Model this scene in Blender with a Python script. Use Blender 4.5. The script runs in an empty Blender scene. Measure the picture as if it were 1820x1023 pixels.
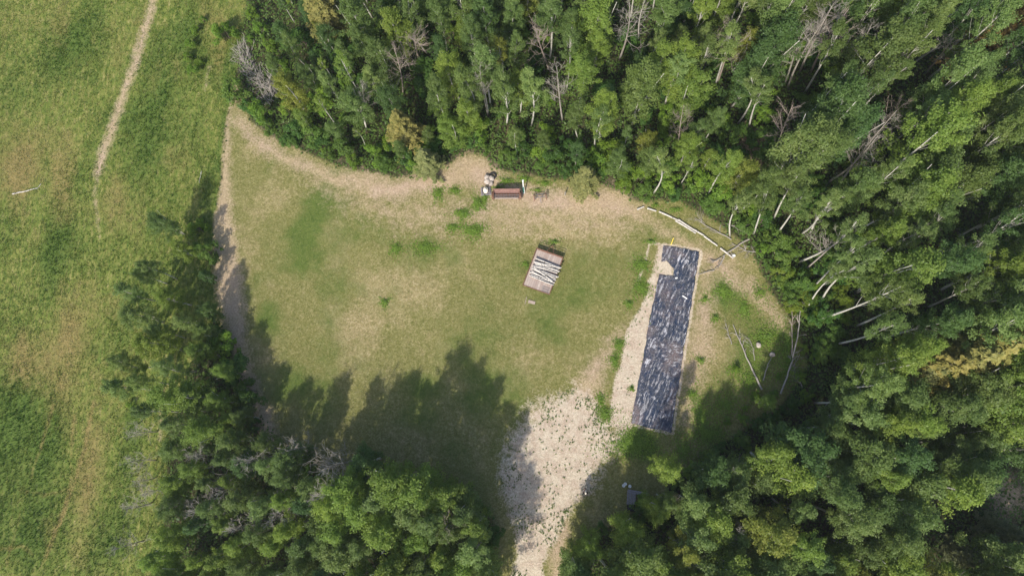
import bpy, math, random
import numpy as np
from mathutils import Vector, Matrix

# ------------------------------------------------------------------ camera, sky, sun
SC = bpy.context.scene
COL = SC.collection
W0, H0, FPX, CAMZ = 1820.0, 1023.0, 1264.0, 78.0
NADIR = (975.0, 745.0)                       # where the plumb line under the camera meets the picture
cam_d = bpy.data.cameras.new('camera')
cam = bpy.data.objects.new('camera', cam_d); COL.objects.link(cam)
cam_d.sensor_fit = 'HORIZONTAL'; cam_d.sensor_width = 36.0
cam_d.lens = 36.0 * FPX / W0
cam_d.clip_start = 0.5; cam_d.clip_end = 3000
_dn = Vector(((NADIR[0] - W0 / 2) / FPX, (H0 / 2 - NADIR[1]) / FPX, -1.0)).normalized()
_wz = -_dn
_wy = (Vector((0, 1, 0)) - _wz * _wz.y).normalized()
_wx = _wy.cross(_wz)
ROT = Matrix((_wx, _wy, _wz))                # camera -> world
cam.matrix_world = Matrix.Translation((0, 0, CAMZ)) @ ROT.to_4x4()
SC.camera = cam

SUN_EL = math.radians(44)
SUN_AZ = Vector((-0.36, -0.93)).normalized() # horizontal direction towards the sun
world = bpy.data.worlds.new('World'); SC.world = world; world.use_nodes = True
nt = world.node_tree; nt.nodes.clear()
sky = nt.nodes.new('ShaderNodeTexSky'); sky.sky_type = 'NISHITA'; sky.sun_disc = False
sky.sun_elevation = SUN_EL; sky.sun_rotation = math.atan2(SUN_AZ.x, SUN_AZ.y)
sky.altitude = 300; sky.dust_density = 2.5; sky.air_density = 1.0
bg = nt.nodes.new('ShaderNodeBackground'); bg.inputs[1].default_value = 0.15
wo = nt.nodes.new('ShaderNodeOutputWorld')
nt.links.new(sky.outputs[0], bg.inputs[0]); nt.links.new(bg.outputs[0], wo.inputs[0])
sun_d = bpy.data.lights.new('sun', 'SUN'); sun_d.energy = 3.8; sun_d.angle = math.radians(0.8)
sun_d.color = (1.0, 0.94, 0.84)
sun = bpy.data.objects.new('sun', sun_d); COL.objects.link(sun)
_sd = Vector((SUN_AZ.x * math.cos(SUN_EL), SUN_AZ.y * math.cos(SUN_EL), math.sin(SUN_EL)))
sun.rotation_euler = _sd.to_track_quat('Z', 'Y').to_euler(); sun.location = _sd * 150
SC.view_settings.view_transform = 'Standard'; SC.view_settings.look = 'None'
SC.view_settings.gamma = 1.0; SC.view_settings.exposure = 0.55
SC.render.engine = 'CYCLES'
SC.cycles.max_bounces = 6; SC.cycles.diffuse_bounces = 4; SC.cycles.glossy_bounces = 2
SC.cycles.transmission_bounces = 3; SC.cycles.transparent_max_bounces = 4

rng = np.random.default_rng(11)
rnd = random.Random(7)

# ------------------------------------------------------------------ noise, picture <-> ground
def _hash(ix, iy, s):
    n = (ix.astype(np.int64) * 374761393 + iy.astype(np.int64) * 668265263 + s * 1442695041) & 0x7fffffff
    n = ((n ^ (n >> 13)) * 1274126177) & 0x7fffffff
    n = (n ^ (n >> 16)) & 0xffff
    return n / 65535.0
def vnoise(x, y, s=0):
    x = np.asarray(x, float); y = np.asarray(y, float)
    ix = np.floor(x); iy = np.floor(y); fx = x - ix; fy = y - iy
    fx = fx * fx * (3 - 2 * fx); fy = fy * fy * (3 - 2 * fy)
    a = _hash(ix, iy, s); b = _hash(ix + 1, iy, s); c = _hash(ix, iy + 1, s); d = _hash(ix + 1, iy + 1, s)
    return (a * (1 - fx) + b * fx) * (1 - fy) + (c * (1 - fx) + d * fx) * fy
def fbm(x, y, s=0, o=4):
    v = 0; a = 0.5; t = 0
    for k in range(o):
        v = v + a * vnoise(x * 2 ** k + 17 * k, y * 2 ** k - 9 * k, s + k); t += a; a *= 0.5
    return v / t
def ground_h(x, y):
    return (fbm(np.asarray(x) / 14, np.asarray(y) / 14, 50, 2) - 0.5) * 0.5 + (fbm(np.asarray(x) / 1.6, np.asarray(y) / 1.6, 60, 2) - 0.5) * 0.07
def gz(x, y): return float(ground_h(x, y))
_R = np.array(ROT)
def px2w(p, z=0.0):
    """points of the photograph (n,2) -> world xy on the plane of height z"""
    p = np.atleast_2d(np.asarray(p, float))
    d = np.stack([(p[:, 0] - W0 / 2) / FPX, (H0 / 2 - p[:, 1]) / FPX, -np.ones(len(p))], 1) @ _R.T
    t = (z - CAMZ) / d[:, 2]
    return d[:, :2] * t[:, None]
def P(px, py, z=0.0):
    q = px2w([(px, py)], z)[0]; return Vector((q[0], q[1], z))
def w2px(x, y, z):
    v = np.stack([np.asarray(x, float), np.asarray(y, float), np.asarray(z, float) - CAMZ], -1) @ _R
    return v[..., 0] / -v[..., 2] * FPX + W0 / 2, H0 / 2 - v[..., 1] / -v[..., 2] * FPX

def sdf(poly, x, y):
    """signed distance (negative inside) to a polygon of world points"""
    n = len(poly); d = np.full(x.shape, 1e9); ins = np.zeros(x.shape, bool)
    for i in range(n):
        ax, ay = poly[i]; bx, by = poly[(i + 1) % n]
        ex, ey = bx - ax, by - ay
        t = np.clip(((x - ax) * ex + (y - ay) * ey) / (ex * ex + ey * ey + 1e-9), 0, 1)
        d = np.minimum(d, (x - ax - t * ex) ** 2 + (y - ay - t * ey) ** 2)
        c = ((ay > y) != (by > y)) & (x < (bx - ax) * (y - ay) / (by - ay + 1e-12) + ax)
        ins ^= c
    return np.where(ins, -1, 1) * np.sqrt(d)
def linedist(pts, x, y):
    """distance minus local half width to a polyline of (px, py, halfwidth in picture points)"""
    q = px2w([p[:2] for p in pts]); w = [p[2] / 16.0 for p in pts]
    best = np.full(x.shape, 1e9)
    for i in range(len(q) - 1):
        ax, ay = q[i]; bx, by = q[i + 1]; ex, ey = bx - ax, by - ay
        t = np.clip(((x - ax) * ex + (y - ay) * ey) / (ex * ex + ey * ey), 0, 1)
        d = np.sqrt((x - ax - t * ex) ** 2 + (y - ay - t * ey) ** 2) - (w[i] * (1 - t) + w[i + 1] * t)
        best = np.minimum(best, d)
    return best
def soft(d, w): return np.clip(0.5 - d / w, 0, 1)
def blob(x, y, px, py, r, ry=None, ang=0.0):
    c = px2w([(px, py)])[0]; r = r / 16.0; ry = (ry / 16.0) if ry else r
    dx, dy = x - c[0], y - c[1]; ca, sa = math.cos(ang), math.sin(ang)
    u = (dx * ca + dy * sa) / r; v = (-dx * sa + dy * ca) / ry
    return np.exp(-(u * u + v * v))

# ------------------------------------------------------------------ thin haze volume, added to lift the darkest gaps of the woods
hb = bpy.data.meshes.new('haze'); _x, _y0, _y1, _z0, _z1 = 450, -450, 450, -1.6, 82.0
hb.from_pydata([(x, y, z) for z in (_z0, _z1) for x, y in ((-_x, _y0), (_x, _y0), (_x, _y1), (-_x, _y1))], [], [(3, 2, 1, 0), (4, 5, 6, 7), (0, 1, 5, 4), (1, 2, 6, 5), (2, 3, 7, 6), (3, 0, 4, 7)])
hm = bpy.data.materials.new('haze'); hm.use_nodes = True; hm.node_tree.nodes.clear()
_pv = hm.node_tree.nodes.new('ShaderNodeVolumePrincipled'); _ho = hm.node_tree.nodes.new('ShaderNodeOutputMaterial')
_pv.inputs['Color'].default_value = (0.90, 0.94, 1.0, 1); _pv.inputs['Density'].default_value = 0.00020; _pv.inputs['Anisotropy'].default_value = 0.2
hm.node_tree.links.new(_pv.outputs[0], _ho.inputs['Volume']); hb.materials.append(hm)
ho_ = bpy.data.objects.new('haze', hb); COL.objects.link(ho_); ho_['kind'] = 'stuff'; ho_['label'] = 'thin pale haze added over the clearing to lift its darkest shade'
SC.cycles.volume_bounces = 0

# ------------------------------------------------------------------ object helpers
def tag(o, label=None, cat=None, group=None, kind=None):
    if label: o['label'] = label
    if cat: o['category'] = cat
    if group: o['group'] = group
    if kind: o['kind'] = kind
    return o
class MB:
    def __init__(self): self.v = []; self.f = []; self.n = 0; self.c = []
    def add(self, v, f, c=0.5):
        v = np.asarray(v, float).reshape(-1, 3)
        self.v.append(v); self.f += [[i + self.n for i in q] for q in f]; self.n += len(v)
        self.c.append(np.full(len(v), c) if np.isscalar(c) else np.asarray(c))
        return self
    def tube(self, pts, rad, n=6, c=0.5, cap=True):
        pts = [Vector(p) for p in pts]; vs = []
        for i, p in enumerate(pts):
            d = (pts[min(i + 1, len(pts) - 1)] - pts[max(i - 1, 0)]).normalized()
            a = Vector((1, 0, 0)) if abs(d.x) < 0.8 else Vector((0, 1, 0))
            u = d.cross(a).normalized(); w = d.cross(u)
            r = rad[i] if not np.isscalar(rad) else rad
            for k in range(n):
                t = 2 * math.pi * k / n; vs.append(p + (u * math.cos(t) + w * math.sin(t)) * r)
        fs = [[i * n + k, i * n + (k + 1) % n, (i + 1) * n + (k + 1) % n, (i + 1) * n + k] for i in range(len(pts) - 1) for k in range(n)]
        if cap: fs += [list(range(n))[::-1], [(len(pts) - 1) * n + k for k in range(n)]]
        return self.add(vs, fs, c)
    def box(self, c, s, rz=0.0, col=0.5, rx=0.0, bev=0.0):
        sx, sy, sz = s[0] / 2, s[1] / 2, s[2] / 2
        if bev <= 0:
            v = [(-sx, -sy, -sz), (sx, -sy, -sz), (sx, sy, -sz), (-sx, sy, -sz), (-sx, -sy, sz), (sx, -sy, sz), (sx, sy, sz), (-sx, sy, sz)]
            f = [[0, 3, 2, 1], [4, 5, 6, 7], [0, 1, 5, 4], [1, 2, 6, 5], [2, 3, 7, 6], [3, 0, 4, 7]]
        else:
            v = []; b = bev
            for z, i in ((-sz, b), (-sz + b, 0), (sz - b, 0), (sz, b)):
                for x, y in ((-1, -1), (1, -1), (1, 1), (-1, 1)): v.append((x * (sx - i), y * (sy - i), z))
            f = [[3, 2, 1, 0], [12, 13, 14, 15]]
            for L in range(3):
                for k in range(4): f.append([L * 4 + k, L * 4 + (k + 1) % 4, (L + 1) * 4 + (k + 1) % 4, (L + 1) * 4 + k])
        M = Matrix.Translation(c) @ Matrix.Rotation(rz, 4, 'Z') @ Matrix.Rotation(rx, 4, 'X')
        return self.add([M @ Vector(p) for p in v], f, col)
    def build(self, name, mat, parent=None, smooth=False, link=True):
        me = bpy.data.meshes.new(name)
        V = np.concatenate(self.v); me.from_pydata(V.tolist(), [], self.f)
        at = me.attributes.new('tint', 'FLOAT', 'POINT'); at.data.foreach_set('value', np.concatenate(self.c).astype(np.float32))
        me.materials.append(mat)
        if smooth: me.polygons.foreach_set('use_smooth', [True] * len(me.polygons))
        me.update()
        o = bpy.data.objects.new(name, me)
        if link: COL.objects.link(o)
        if parent: o.parent = parent
        return o
def quads_obj(name, V, mat, tint, parent=None, nrm=None):
    """V (n,4,3) loose quads in one mesh; tint (n,)"""
    n = len(V); me = bpy.data.meshes.new(name)
    me.vertices.add(n * 4); me.vertices.foreach_set('co', V.reshape(-1).astype(np.float32))
    me.loops.add(n * 4); me.loops.foreach_set('vertex_index', np.arange(n * 4, dtype=np.int32))
    me.polygons.add(n); me.polygons.foreach_set('loop_start', np.arange(0, n * 4, 4, dtype=np.int32))
    try: me.polygons.foreach_set('loop_total', np.full(n, 4, dtype=np.int32))
    except Exception: pass
    at = me.attributes.new('tint', 'FLOAT', 'POINT'); at.data.foreach_set('value', np.repeat(tint, 4).astype(np.float32))
    me.materials.append(mat); me.update(calc_edges=True)
    o = bpy.data.objects.new(name, me); COL.objects.link(o)
    if parent: o.parent = parent
    return o
def leaf_quads(c, out, size, g=rng, aspect=0.62, upb=1.0, rj=0.62):
    """one small pointed leaf spray per centre, facing roughly outwards and upwards"""
    n = len(c)
    nn = out + np.array([0, 0, upb]) + g.normal(0, rj, (n, 3)); nn /= np.linalg.norm(nn, axis=1)[:, None] + 1e-9
    t = np.cross(nn, g.normal(0, 1, (n, 3))); t /= np.linalg.norm(t, axis=1)[:, None] + 1e-9
    b = np.cross(nn, t); s = (size * g.uniform(0.6, 1.35, n))[:, None]
    fold = nn * s * 0.18
    return np.stack([c - t * s * 0.5, c - b * s * aspect * 0.5 + fold, c + t * s * 0.5, c + b * s * aspect * 0.5 + fold], 1)
def empty(name, loc, rz=0.0):
    o = bpy.data.objects.new(name, None); COL.objects.link(o); o.location = loc; o.rotation_euler = (0, 0, rz)
    o.empty_display_size = 0.5
    return o

# ------------------------------------------------------------------ materials
def newmat(name):
    m = bpy.data.materials.new(name); m.use_nodes = True; m.node_tree.nodes.clear(); return m, m.node_tree
class N:
    def __init__(s, nt): s.nt = nt
    def __call__(s, t, **kw):
        n = s.nt.nodes.new(t)
        for k, v in kw.items(): setattr(n, k, v)
        return n
    def link(s, a, b): s.nt.links.new(a, b)
    def noise(s, scale, detail=4, rough=0.6, vec=None, dist=0.0):
        n = s('ShaderNodeTexNoise'); n.inputs['Scale'].default_value = scale; n.inputs['Detail'].default_value = detail
        n.inputs['Roughness'].default_value = rough; n.inputs['Distortion'].default_value = dist
        if vec is not None: s.link(vec, n.inputs['Vector'])
        return n.outputs['Fac']
    def ramp(s, fac, stops):
        r = s('ShaderNodeValToRGB'); e = r.color_ramp.elements
        while len(e) < len(stops): e.new(0.5)
        for i, (p, c) in enumerate(stops):
            e[i].position = p; e[i].color = tuple(c) + (1,) if len(c) == 3 else c
        s.link(fac, r.inputs[0]); return r.outputs[0]
    def val(s, fac, a, b, lo=0.0, hi=1.0):
        m = s('ShaderNodeMapRange'); m.inputs[1].default_value = a; m.inputs[2].default_value = b
        m.inputs[3].default_value = lo; m.inputs[4].default_value = hi; s.link(fac, m.inputs[0]); return m.outputs[0]
    def mix(s, f, a, b, mode='MIX'):
        m = s('ShaderNodeMix', data_type='RGBA', blend_type=mode)
        if hasattr(f, 'is_linked') or hasattr(f, 'node'): s.link(f, m.inputs[0])
        else: m.inputs[0].default_value = f
        for v, i in ((a, 6), (b, 7)):
            if hasattr(v, 'node'): s.link(v, m.inputs[i])
            else: m.inputs[i].default_value = tuple(v) + (1,)
        return m.outputs[2]
    def math(s, op, a, b=0.0):
        m = s('ShaderNodeMath', operation=op)
        for v, i in ((a, 0), (b, 1)):
            if hasattr(v, 'node'): s.link(v, m.inputs[i])
            else: m.inputs[i].default_value = v
        return m.outputs[0]
    def attr(s, name, out='Fac'):
        a = s('ShaderNodeAttribute'); a.attribute_name = name; return a.outputs[out]
    def bsdf(s, col, rough=0.8, spec=0.3, metal=0.0, bump=None, bd=0.02, bs=0.5):
        p = s('ShaderNodeBsdfPrincipled'); o = s('ShaderNodeOutputMaterial')
        if hasattr(col, 'node'): s.link(col, p.inputs['Base Color'])
        else: p.inputs['Base Color'].default_value = tuple(col) + (1,)
        if hasattr(rough, 'node'): s.link(rough, p.inputs['Roughness'])
        else: p.inputs['Roughness'].default_value = rough
        p.inputs['Specular IOR Level'].default_value = spec; p.inputs['Metallic'].default_value = metal
        if bump is not None:
            b = s('ShaderNodeBump'); b.inputs['Strength'].default_value = bs; b.inputs['Distance'].default_value = bd
            s.link(bump, b.inputs['Height']); s.link(b.outputs[0], p.inputs['Normal'])
        s.link(p.outputs[0], o.inputs[0]); return p
def foliage_mat(name, dark, mid, light, trans=0.3, use_obj=True):
    m, t = newmat(name); n = N(t)
    c = n.ramp(n.attr('tint'), [(0.0, dark), (0.5, mid), (1.0, light)])
    if use_obj:
        oi = n('ShaderNodeObjectInfo'); c = n.mix(1.0, c, oi.outputs['Color'], 'MULTIPLY')
    d = n('ShaderNodeBsdfDiffuse'); d.inputs['Roughness'].default_value = 0.5; tr = n('ShaderNodeBsdfTranslucent')
    gl = n('ShaderNodeBsdfGlossy'); gl.inputs['Roughness'].default_value = 0.45; gl.inputs['Color'].default_value = (0.6, 0.65, 0.7, 1)
    n.link(c, d.inputs[0]); tc = n.mix(1.0, c, (1.25, 1.25, 0.6), 'MULTIPLY'); n.link(tc, tr.inputs[0])
    mx = n('ShaderNodeMixShader'); mx.inputs[0].default_value = trans; n.link(d.outputs[0], mx.inputs[1]); n.link(tr.outputs[0], mx.inputs[2])
    m2 = n('ShaderNodeMixShader'); m2.inputs[0].default_value = 0.012; n.link(mx.outputs[0], m2.inputs[1]); n.link(gl.outputs[0], m2.inputs[2])
    o = n('ShaderNodeOutputMaterial'); n.link(m2.outputs[0], o.inputs[0]); return m
def bark_mat(name, a, b, scar=(0.03, 0.028, 0.025), amount=0.62, sc=2.0, use_obj=False):
    m, t = newmat(name); n = N(t)
    tc = n('ShaderNodeTexCoord'); mp = n('ShaderNodeMapping'); mp.inputs['Scale'].default_value = (1, 1, 2.5)
    n.link(tc.outputs['Object'], mp.inputs[0])
    c = n.mix(n.noise(1.2, 3, 0.6, mp.outputs[0]), a, b)
    s = n.val(n.noise(sc * 3, 3, 0.6, mp.outputs[0]), amount, amount + 0.06)
    c = n.mix(s, c, scar)
    n.bsdf(c, 0.85, 0.2, bump=n.noise(14, 3, 0.6, tc.outputs['Object']), bd=0.02); return m
def plain_mat(name, a, b, scale=3.0, rough=0.8, metal=0.0, lo=0.35, hi=0.65, bd=0.01, stretch=None, spec=0.3):
    m, t = newmat(name); n = N(t); tc = n('ShaderNodeTexCoord'); vec = tc.outputs['Object']
    if stretch:
        mp = n('ShaderNodeMapping'); mp.inputs['Scale'].default_value = stretch; n.link(vec, mp.inputs[0]); vec = mp.outputs[0]
    f = n.noise(scale, 5, 0.65, vec)
    n.bsdf(n.mix(n.val(f, lo, hi), a, b), rough, spec, metal, bump=f, bd=bd); return m

M = {}
M['aspen'] = foliage_mat('aspen_leaves', (0.076, 0.128, 0.030), (0.145, 0.215, 0.056), (0.235, 0.305, 0.104), 0.48)
M['spruce'] = foliage_mat('spruce_needles', (0.085, 0.115, 0.045), (0.180, 0.205, 0.088), (0.270, 0.280, 0.130), 0.25)
M['shrub'] = foliage_mat('shrub_leaves', (0.060, 0.122, 0.022), (0.120, 0.208, 0.038), (0.195, 0.285, 0.064), 0.46)
M['under'] = foliage_mat('undergrowth_leaves', (0.048, 0.100, 0.020), (0.098, 0.165, 0.034), (0.155, 0.215, 0.060), use_obj=False)
M['grass'] = foliage_mat('meadow_grass', (0.060, 0.125, 0.020), (0.155, 0.200, 0.042), (0.330, 0.295, 0.125), 0.25, use_obj=False)
M['weed'] = foliage_mat('weed_leaves', (0.090, 0.165, 0.022), (0.165, 0.265, 0.038), (0.250, 0.330, 0.070), 0.25, use_obj=False)
M['bark'] = bark_mat('aspen_bark', (0.40, 0.38, 0.32), (0.62, 0.60, 0.52), amount=0.58)
M['birch'] = bark_mat('birch_bark', (0.40, 0.37, 0.33), (0.62, 0.58, 0.52), amount=0.57)
M['dark_bark'] = bark_mat('spruce_bark', (0.13, 0.10, 0.075), (0.2, 0.17, 0.14))
M['deadwood'] = bark_mat('dead_wood', (0.24, 0.21, 0.18), (0.38, 0.35, 0.30), (0.12, 0.10, 0.08))
M['deadpink'] = bark_mat('dry_twigs', (0.26, 0.21, 0.17), (0.36, 0.30, 0.25), (0.16, 0.11, 0.08))
M['rust'] = plain_mat('rusty_steel', (0.11, 0.055, 0.035), (0.26, 0.14, 0.095), 6, 0.85)
M['redpaint'] = plain_mat('faded_red_paint', (0.16, 0.085, 0.07), (0.25, 0.145, 0.12), 4, 0.7)
M['wood'] = plain_mat('weathered_deck_boards', (0.24, 0.18, 0.14), (0.46, 0.38, 0.31), 3.5, 0.85, stretch=(1, 7, 1))
M['greywood'] = plain_mat('grey_weathered_wood', (0.14, 0.125, 0.135), (0.34, 0.31, 0.33), 4, 0.85, stretch=(1, 8, 1))
M['steel'] = plain_mat('grey_steel', (0.12, 0.11, 0.11), (0.24, 0.22, 0.22), 6, 0.6, 0.3)
M['black'] = plain_mat('black_rubber', (0.015, 0.015, 0.016), (0.035, 0.034, 0.033), 8, 0.8)
M['rock'] = plain_mat('pale_boulder', (0.28, 0.235, 0.20), (0.50, 0.44, 0.38), 3, 0.9, bd=0.05)
M['cream'] = plain_mat('cream_plastic', (0.66, 0.58, 0.44), (0.80, 0.74, 0.62), 4, 0.6)
M['white'] = plain_mat('white_plastic', (0.72, 0.72, 0.70), (0.85, 0.85, 0.83), 5, 0.5)
M['green'] = plain_mat('green_paint', (0.02, 0.12, 0.09), (0.05, 0.22, 0.17), 5, 0.5)
M['yellow'] = plain_mat('yellow_plastic', (0.75, 0.55, 0.06), (0.85, 0.68, 0.12), 5, 0.5)
M['skin'] = plain_mat('skin', (0.50, 0.31, 0.22), (0.56, 0.36, 0.26), 4, 0.6)
M['shirt'] = plain_mat('dark_cotton', (0.018, 0.015, 0.016), (0.035, 0.03, 0.03), 6, 0.9)
M['jeans'] = plain_mat('grey_denim', (0.10, 0.09, 0.10), (0.16, 0.15, 0.17), 9, 0.9)

def ground_mat():
    m, t = newmat('ground'); n = N(t)
    g = n('ShaderNodeNewGeometry'); pos = g.outputs['Position']
    mp = n('ShaderNodeMapping'); mp.inputs['Scale'].default_value = (1.0, 0.35, 1.0); mp.inputs['Rotation'].default_value = (0, 0, -0.2); n.link(pos, mp.inputs[0])
    big = n.noise(0.22, 4, 0.6, pos); med = n.noise(1.1, 5, 0.65, pos); fine = n.noise(5.0, 5, 0.75, pos); vf = n.noise(14.0, 3, 0.7, pos)
    streak = n.noise(3.2, 5, 0.7, mp.outputs[0])
    A = n('ShaderNodeAttribute'); A.attribute_name = 'maskA'; B = n('ShaderNodeAttribute'); B.attribute_name = 'maskB'
    sa = n('ShaderNodeSeparateColor'); n.link(A.outputs['Color'], sa.inputs[0]); bare, sand, lush = sa.outputs
    sb = n('ShaderNodeSeparateColor'); n.link(B.outputs['Color'], sb.inputs[0]); meadow, forest, dry = sb.outputs
    sp = n.math('ADD', n.math('MULTIPLY', fine, 0.6), n.math('MULTIPLY', n.noise(1.9, 6, 0.8, pos), 0.4))
    def brk(mask, noise, amp=0.5, sharp=0.35):       # ragged edge of a mask
        v = n.math('ADD', mask, n.math('MULTIPLY', n.math('SUBTRACT', noise, 0.5), amp))
        return n.val(v, 0.5 - sharp, 0.5 + sharp)
    # mown lawn
    lawn = n.ramp(sp, [(0.34, (0.090, 0.100, 0.024)), (0.5, (0.185, 0.176, 0.060)), (0.66, (0.360, 0.315, 0.155))])
    lawn_dry = n.ramp(sp, [(0.34, (0.160, 0.138, 0.055)), (0.5, (0.310, 0.252, 0.125)), (0.66, (0.540, 0.440, 0.275))])
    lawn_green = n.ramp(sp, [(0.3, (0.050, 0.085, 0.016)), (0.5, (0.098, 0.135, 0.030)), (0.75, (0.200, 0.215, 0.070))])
    pat = n.noise(0.7, 6, 0.75, pos, 0.6)
    c = n.mix(brk(dry, n.math('ADD', n.math('MULTIPLY', med, 0.4), n.math('MULTIPLY', pat, 0.6)), 2.6, 0.35), lawn, lawn_dry)
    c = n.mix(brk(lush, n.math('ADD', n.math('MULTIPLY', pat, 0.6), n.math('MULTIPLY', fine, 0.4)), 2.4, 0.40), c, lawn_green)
    # meadow
    md = n.ramp(streak, [(0.3, (0.065, 0.112, 0.020)), (0.48, (0.145, 0.182, 0.038)), (0.6, (0.225, 0.225, 0.065)), (0.75, (0.38, 0.33, 0.16))])
    mdg = n.ramp(fine, [(0.25, (0.045, 0.090, 0.018)), (0.55, (0.100, 0.150, 0.030)), (0.8, (0.18, 0.21, 0.07))])
    mdt = n.ramp(fine, [(0.25, (0.150, 0.125, 0.035)), (0.55, (0.250, 0.200, 0.075)), (0.8, (0.40, 0.32, 0.17))])
    md = n.mix(brk(lush, med, 1.2, 0.4), md, mdg); md = n.mix(brk(dry, med, 1.2, 0.4), md, mdt)
    c = n.mix(n.val(meadow, 0.35, 0.65), c, md)
    # forest floor
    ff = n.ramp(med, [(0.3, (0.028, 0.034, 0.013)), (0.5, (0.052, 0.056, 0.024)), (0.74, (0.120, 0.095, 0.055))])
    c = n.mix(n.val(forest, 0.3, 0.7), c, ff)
    # bare earth
    be = n.ramp(fine, [(0.2, (0.250, 0.185, 0.120)), (0.5, (0.410, 0.305, 0.215)), (0.75, (0.580, 0.455, 0.340))])
    be = n.mix(n.val(big, 0.4, 0.62), be, n.mix(1.0, be, (0.95, 0.98, 0.85), 'MULTIPLY'))
    c = n.mix(brk(bare, n.math('ADD', n.math('MULTIPLY', med, 0.5), n.math('MULTIPLY', fine, 0.5)), 1.8, 0.3), c, be)
    # sand
    sd = n.ramp(fine, [(0.2, (0.34, 0.28, 0.20)), (0.5, (0.53, 0.45, 0.345)), (0.8, (0.70, 0.62, 0.50))])
    sd = n.mix(n.val(n.noise(0.8, 5, 0.7, pos), 0.42, 0.6), sd, n.mix(1.0, sd, (0.86, 0.80, 0.80), 'MULTIPLY'))
    c = n.mix(brk(sand, n.math('ADD', n.math('MULTIPLY', med, 0.45), n.math('MULTIPLY', fine, 0.55)), 2.2, 0.2), c, sd)
    c = n.mix(n.val(vf, 0.3, 0.7), n.mix(1.0, c, (0.72, 0.72, 0.70), 'MULTIPLY'), n.mix(1.0, c, (1.2, 1.2, 1.2), 'MULTIPLY'))
    h = n.math('ADD', fine, n.math('MULTIPLY', vf, 0.6))
    n.bsdf(c, 0.95, 0.1, bump=h, bd=0.10, bs=0.8); return m
M['ground'] = ground_mat()

# ------------------------------------------------------------------ ground masks (all in world metres)
def WP(lst): return px2w(lst)
CLEAR = [(428, 150), (440, 212), (482, 250), (560, 282), (620, 305), (690, 317), (745, 318), (792, 300), (832, 278), (856, 280), (875, 305),
         (1000, 322), (1062, 330), (1136, 362), (1205, 362), (1270, 395), (1330, 445), (1352, 490), (1380, 540), (1415, 590), (1430, 650),
         (1385, 720), (1300, 770), (1240, 815), (1190, 850), (1150, 915), (1070, 935), (1010, 985), (1003, 1250), (885, 1250), (885, 1023), (872, 900),
         (800, 872), (700, 868), (600, 850), (540, 830), (490, 785), (455, 720), (430, 650), (405, 600), (385, 562), (377, 480), (379, 400), (390, 330), (397, 230), (412, 150)]
MEADOW = [(452, -400), (440, 0), (432, 60), (418, 145), (398, 230), (388, 330), (378, 400), (376, 480), (384, 560), (350, 620), (318, 700), (300, 780), (296, 900), (290, 1300),
          (-1500, 1300), (-1500, -400)]
DRIVE = [(903, 1300), (903, 1000), (906, 940), (886, 860), (900, 770), (945, 715), (1010, 688), (1048, 700), (1080, 745), (1108, 765), (1092, 812), (1062, 862), (1030, 900), (1000, 945), (975, 1000), (965, 1300)]
STRIP = [(1172, 432), (1150, 520), (1128, 560), (1112, 590), (1104, 640), (1088, 700), (1080, 755), (1118, 765), (1128, 745), (1150, 620), (1168, 520), (1180, 500), (1200, 490), (1196, 462), (1180, 450), (1184, 434)]
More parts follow.
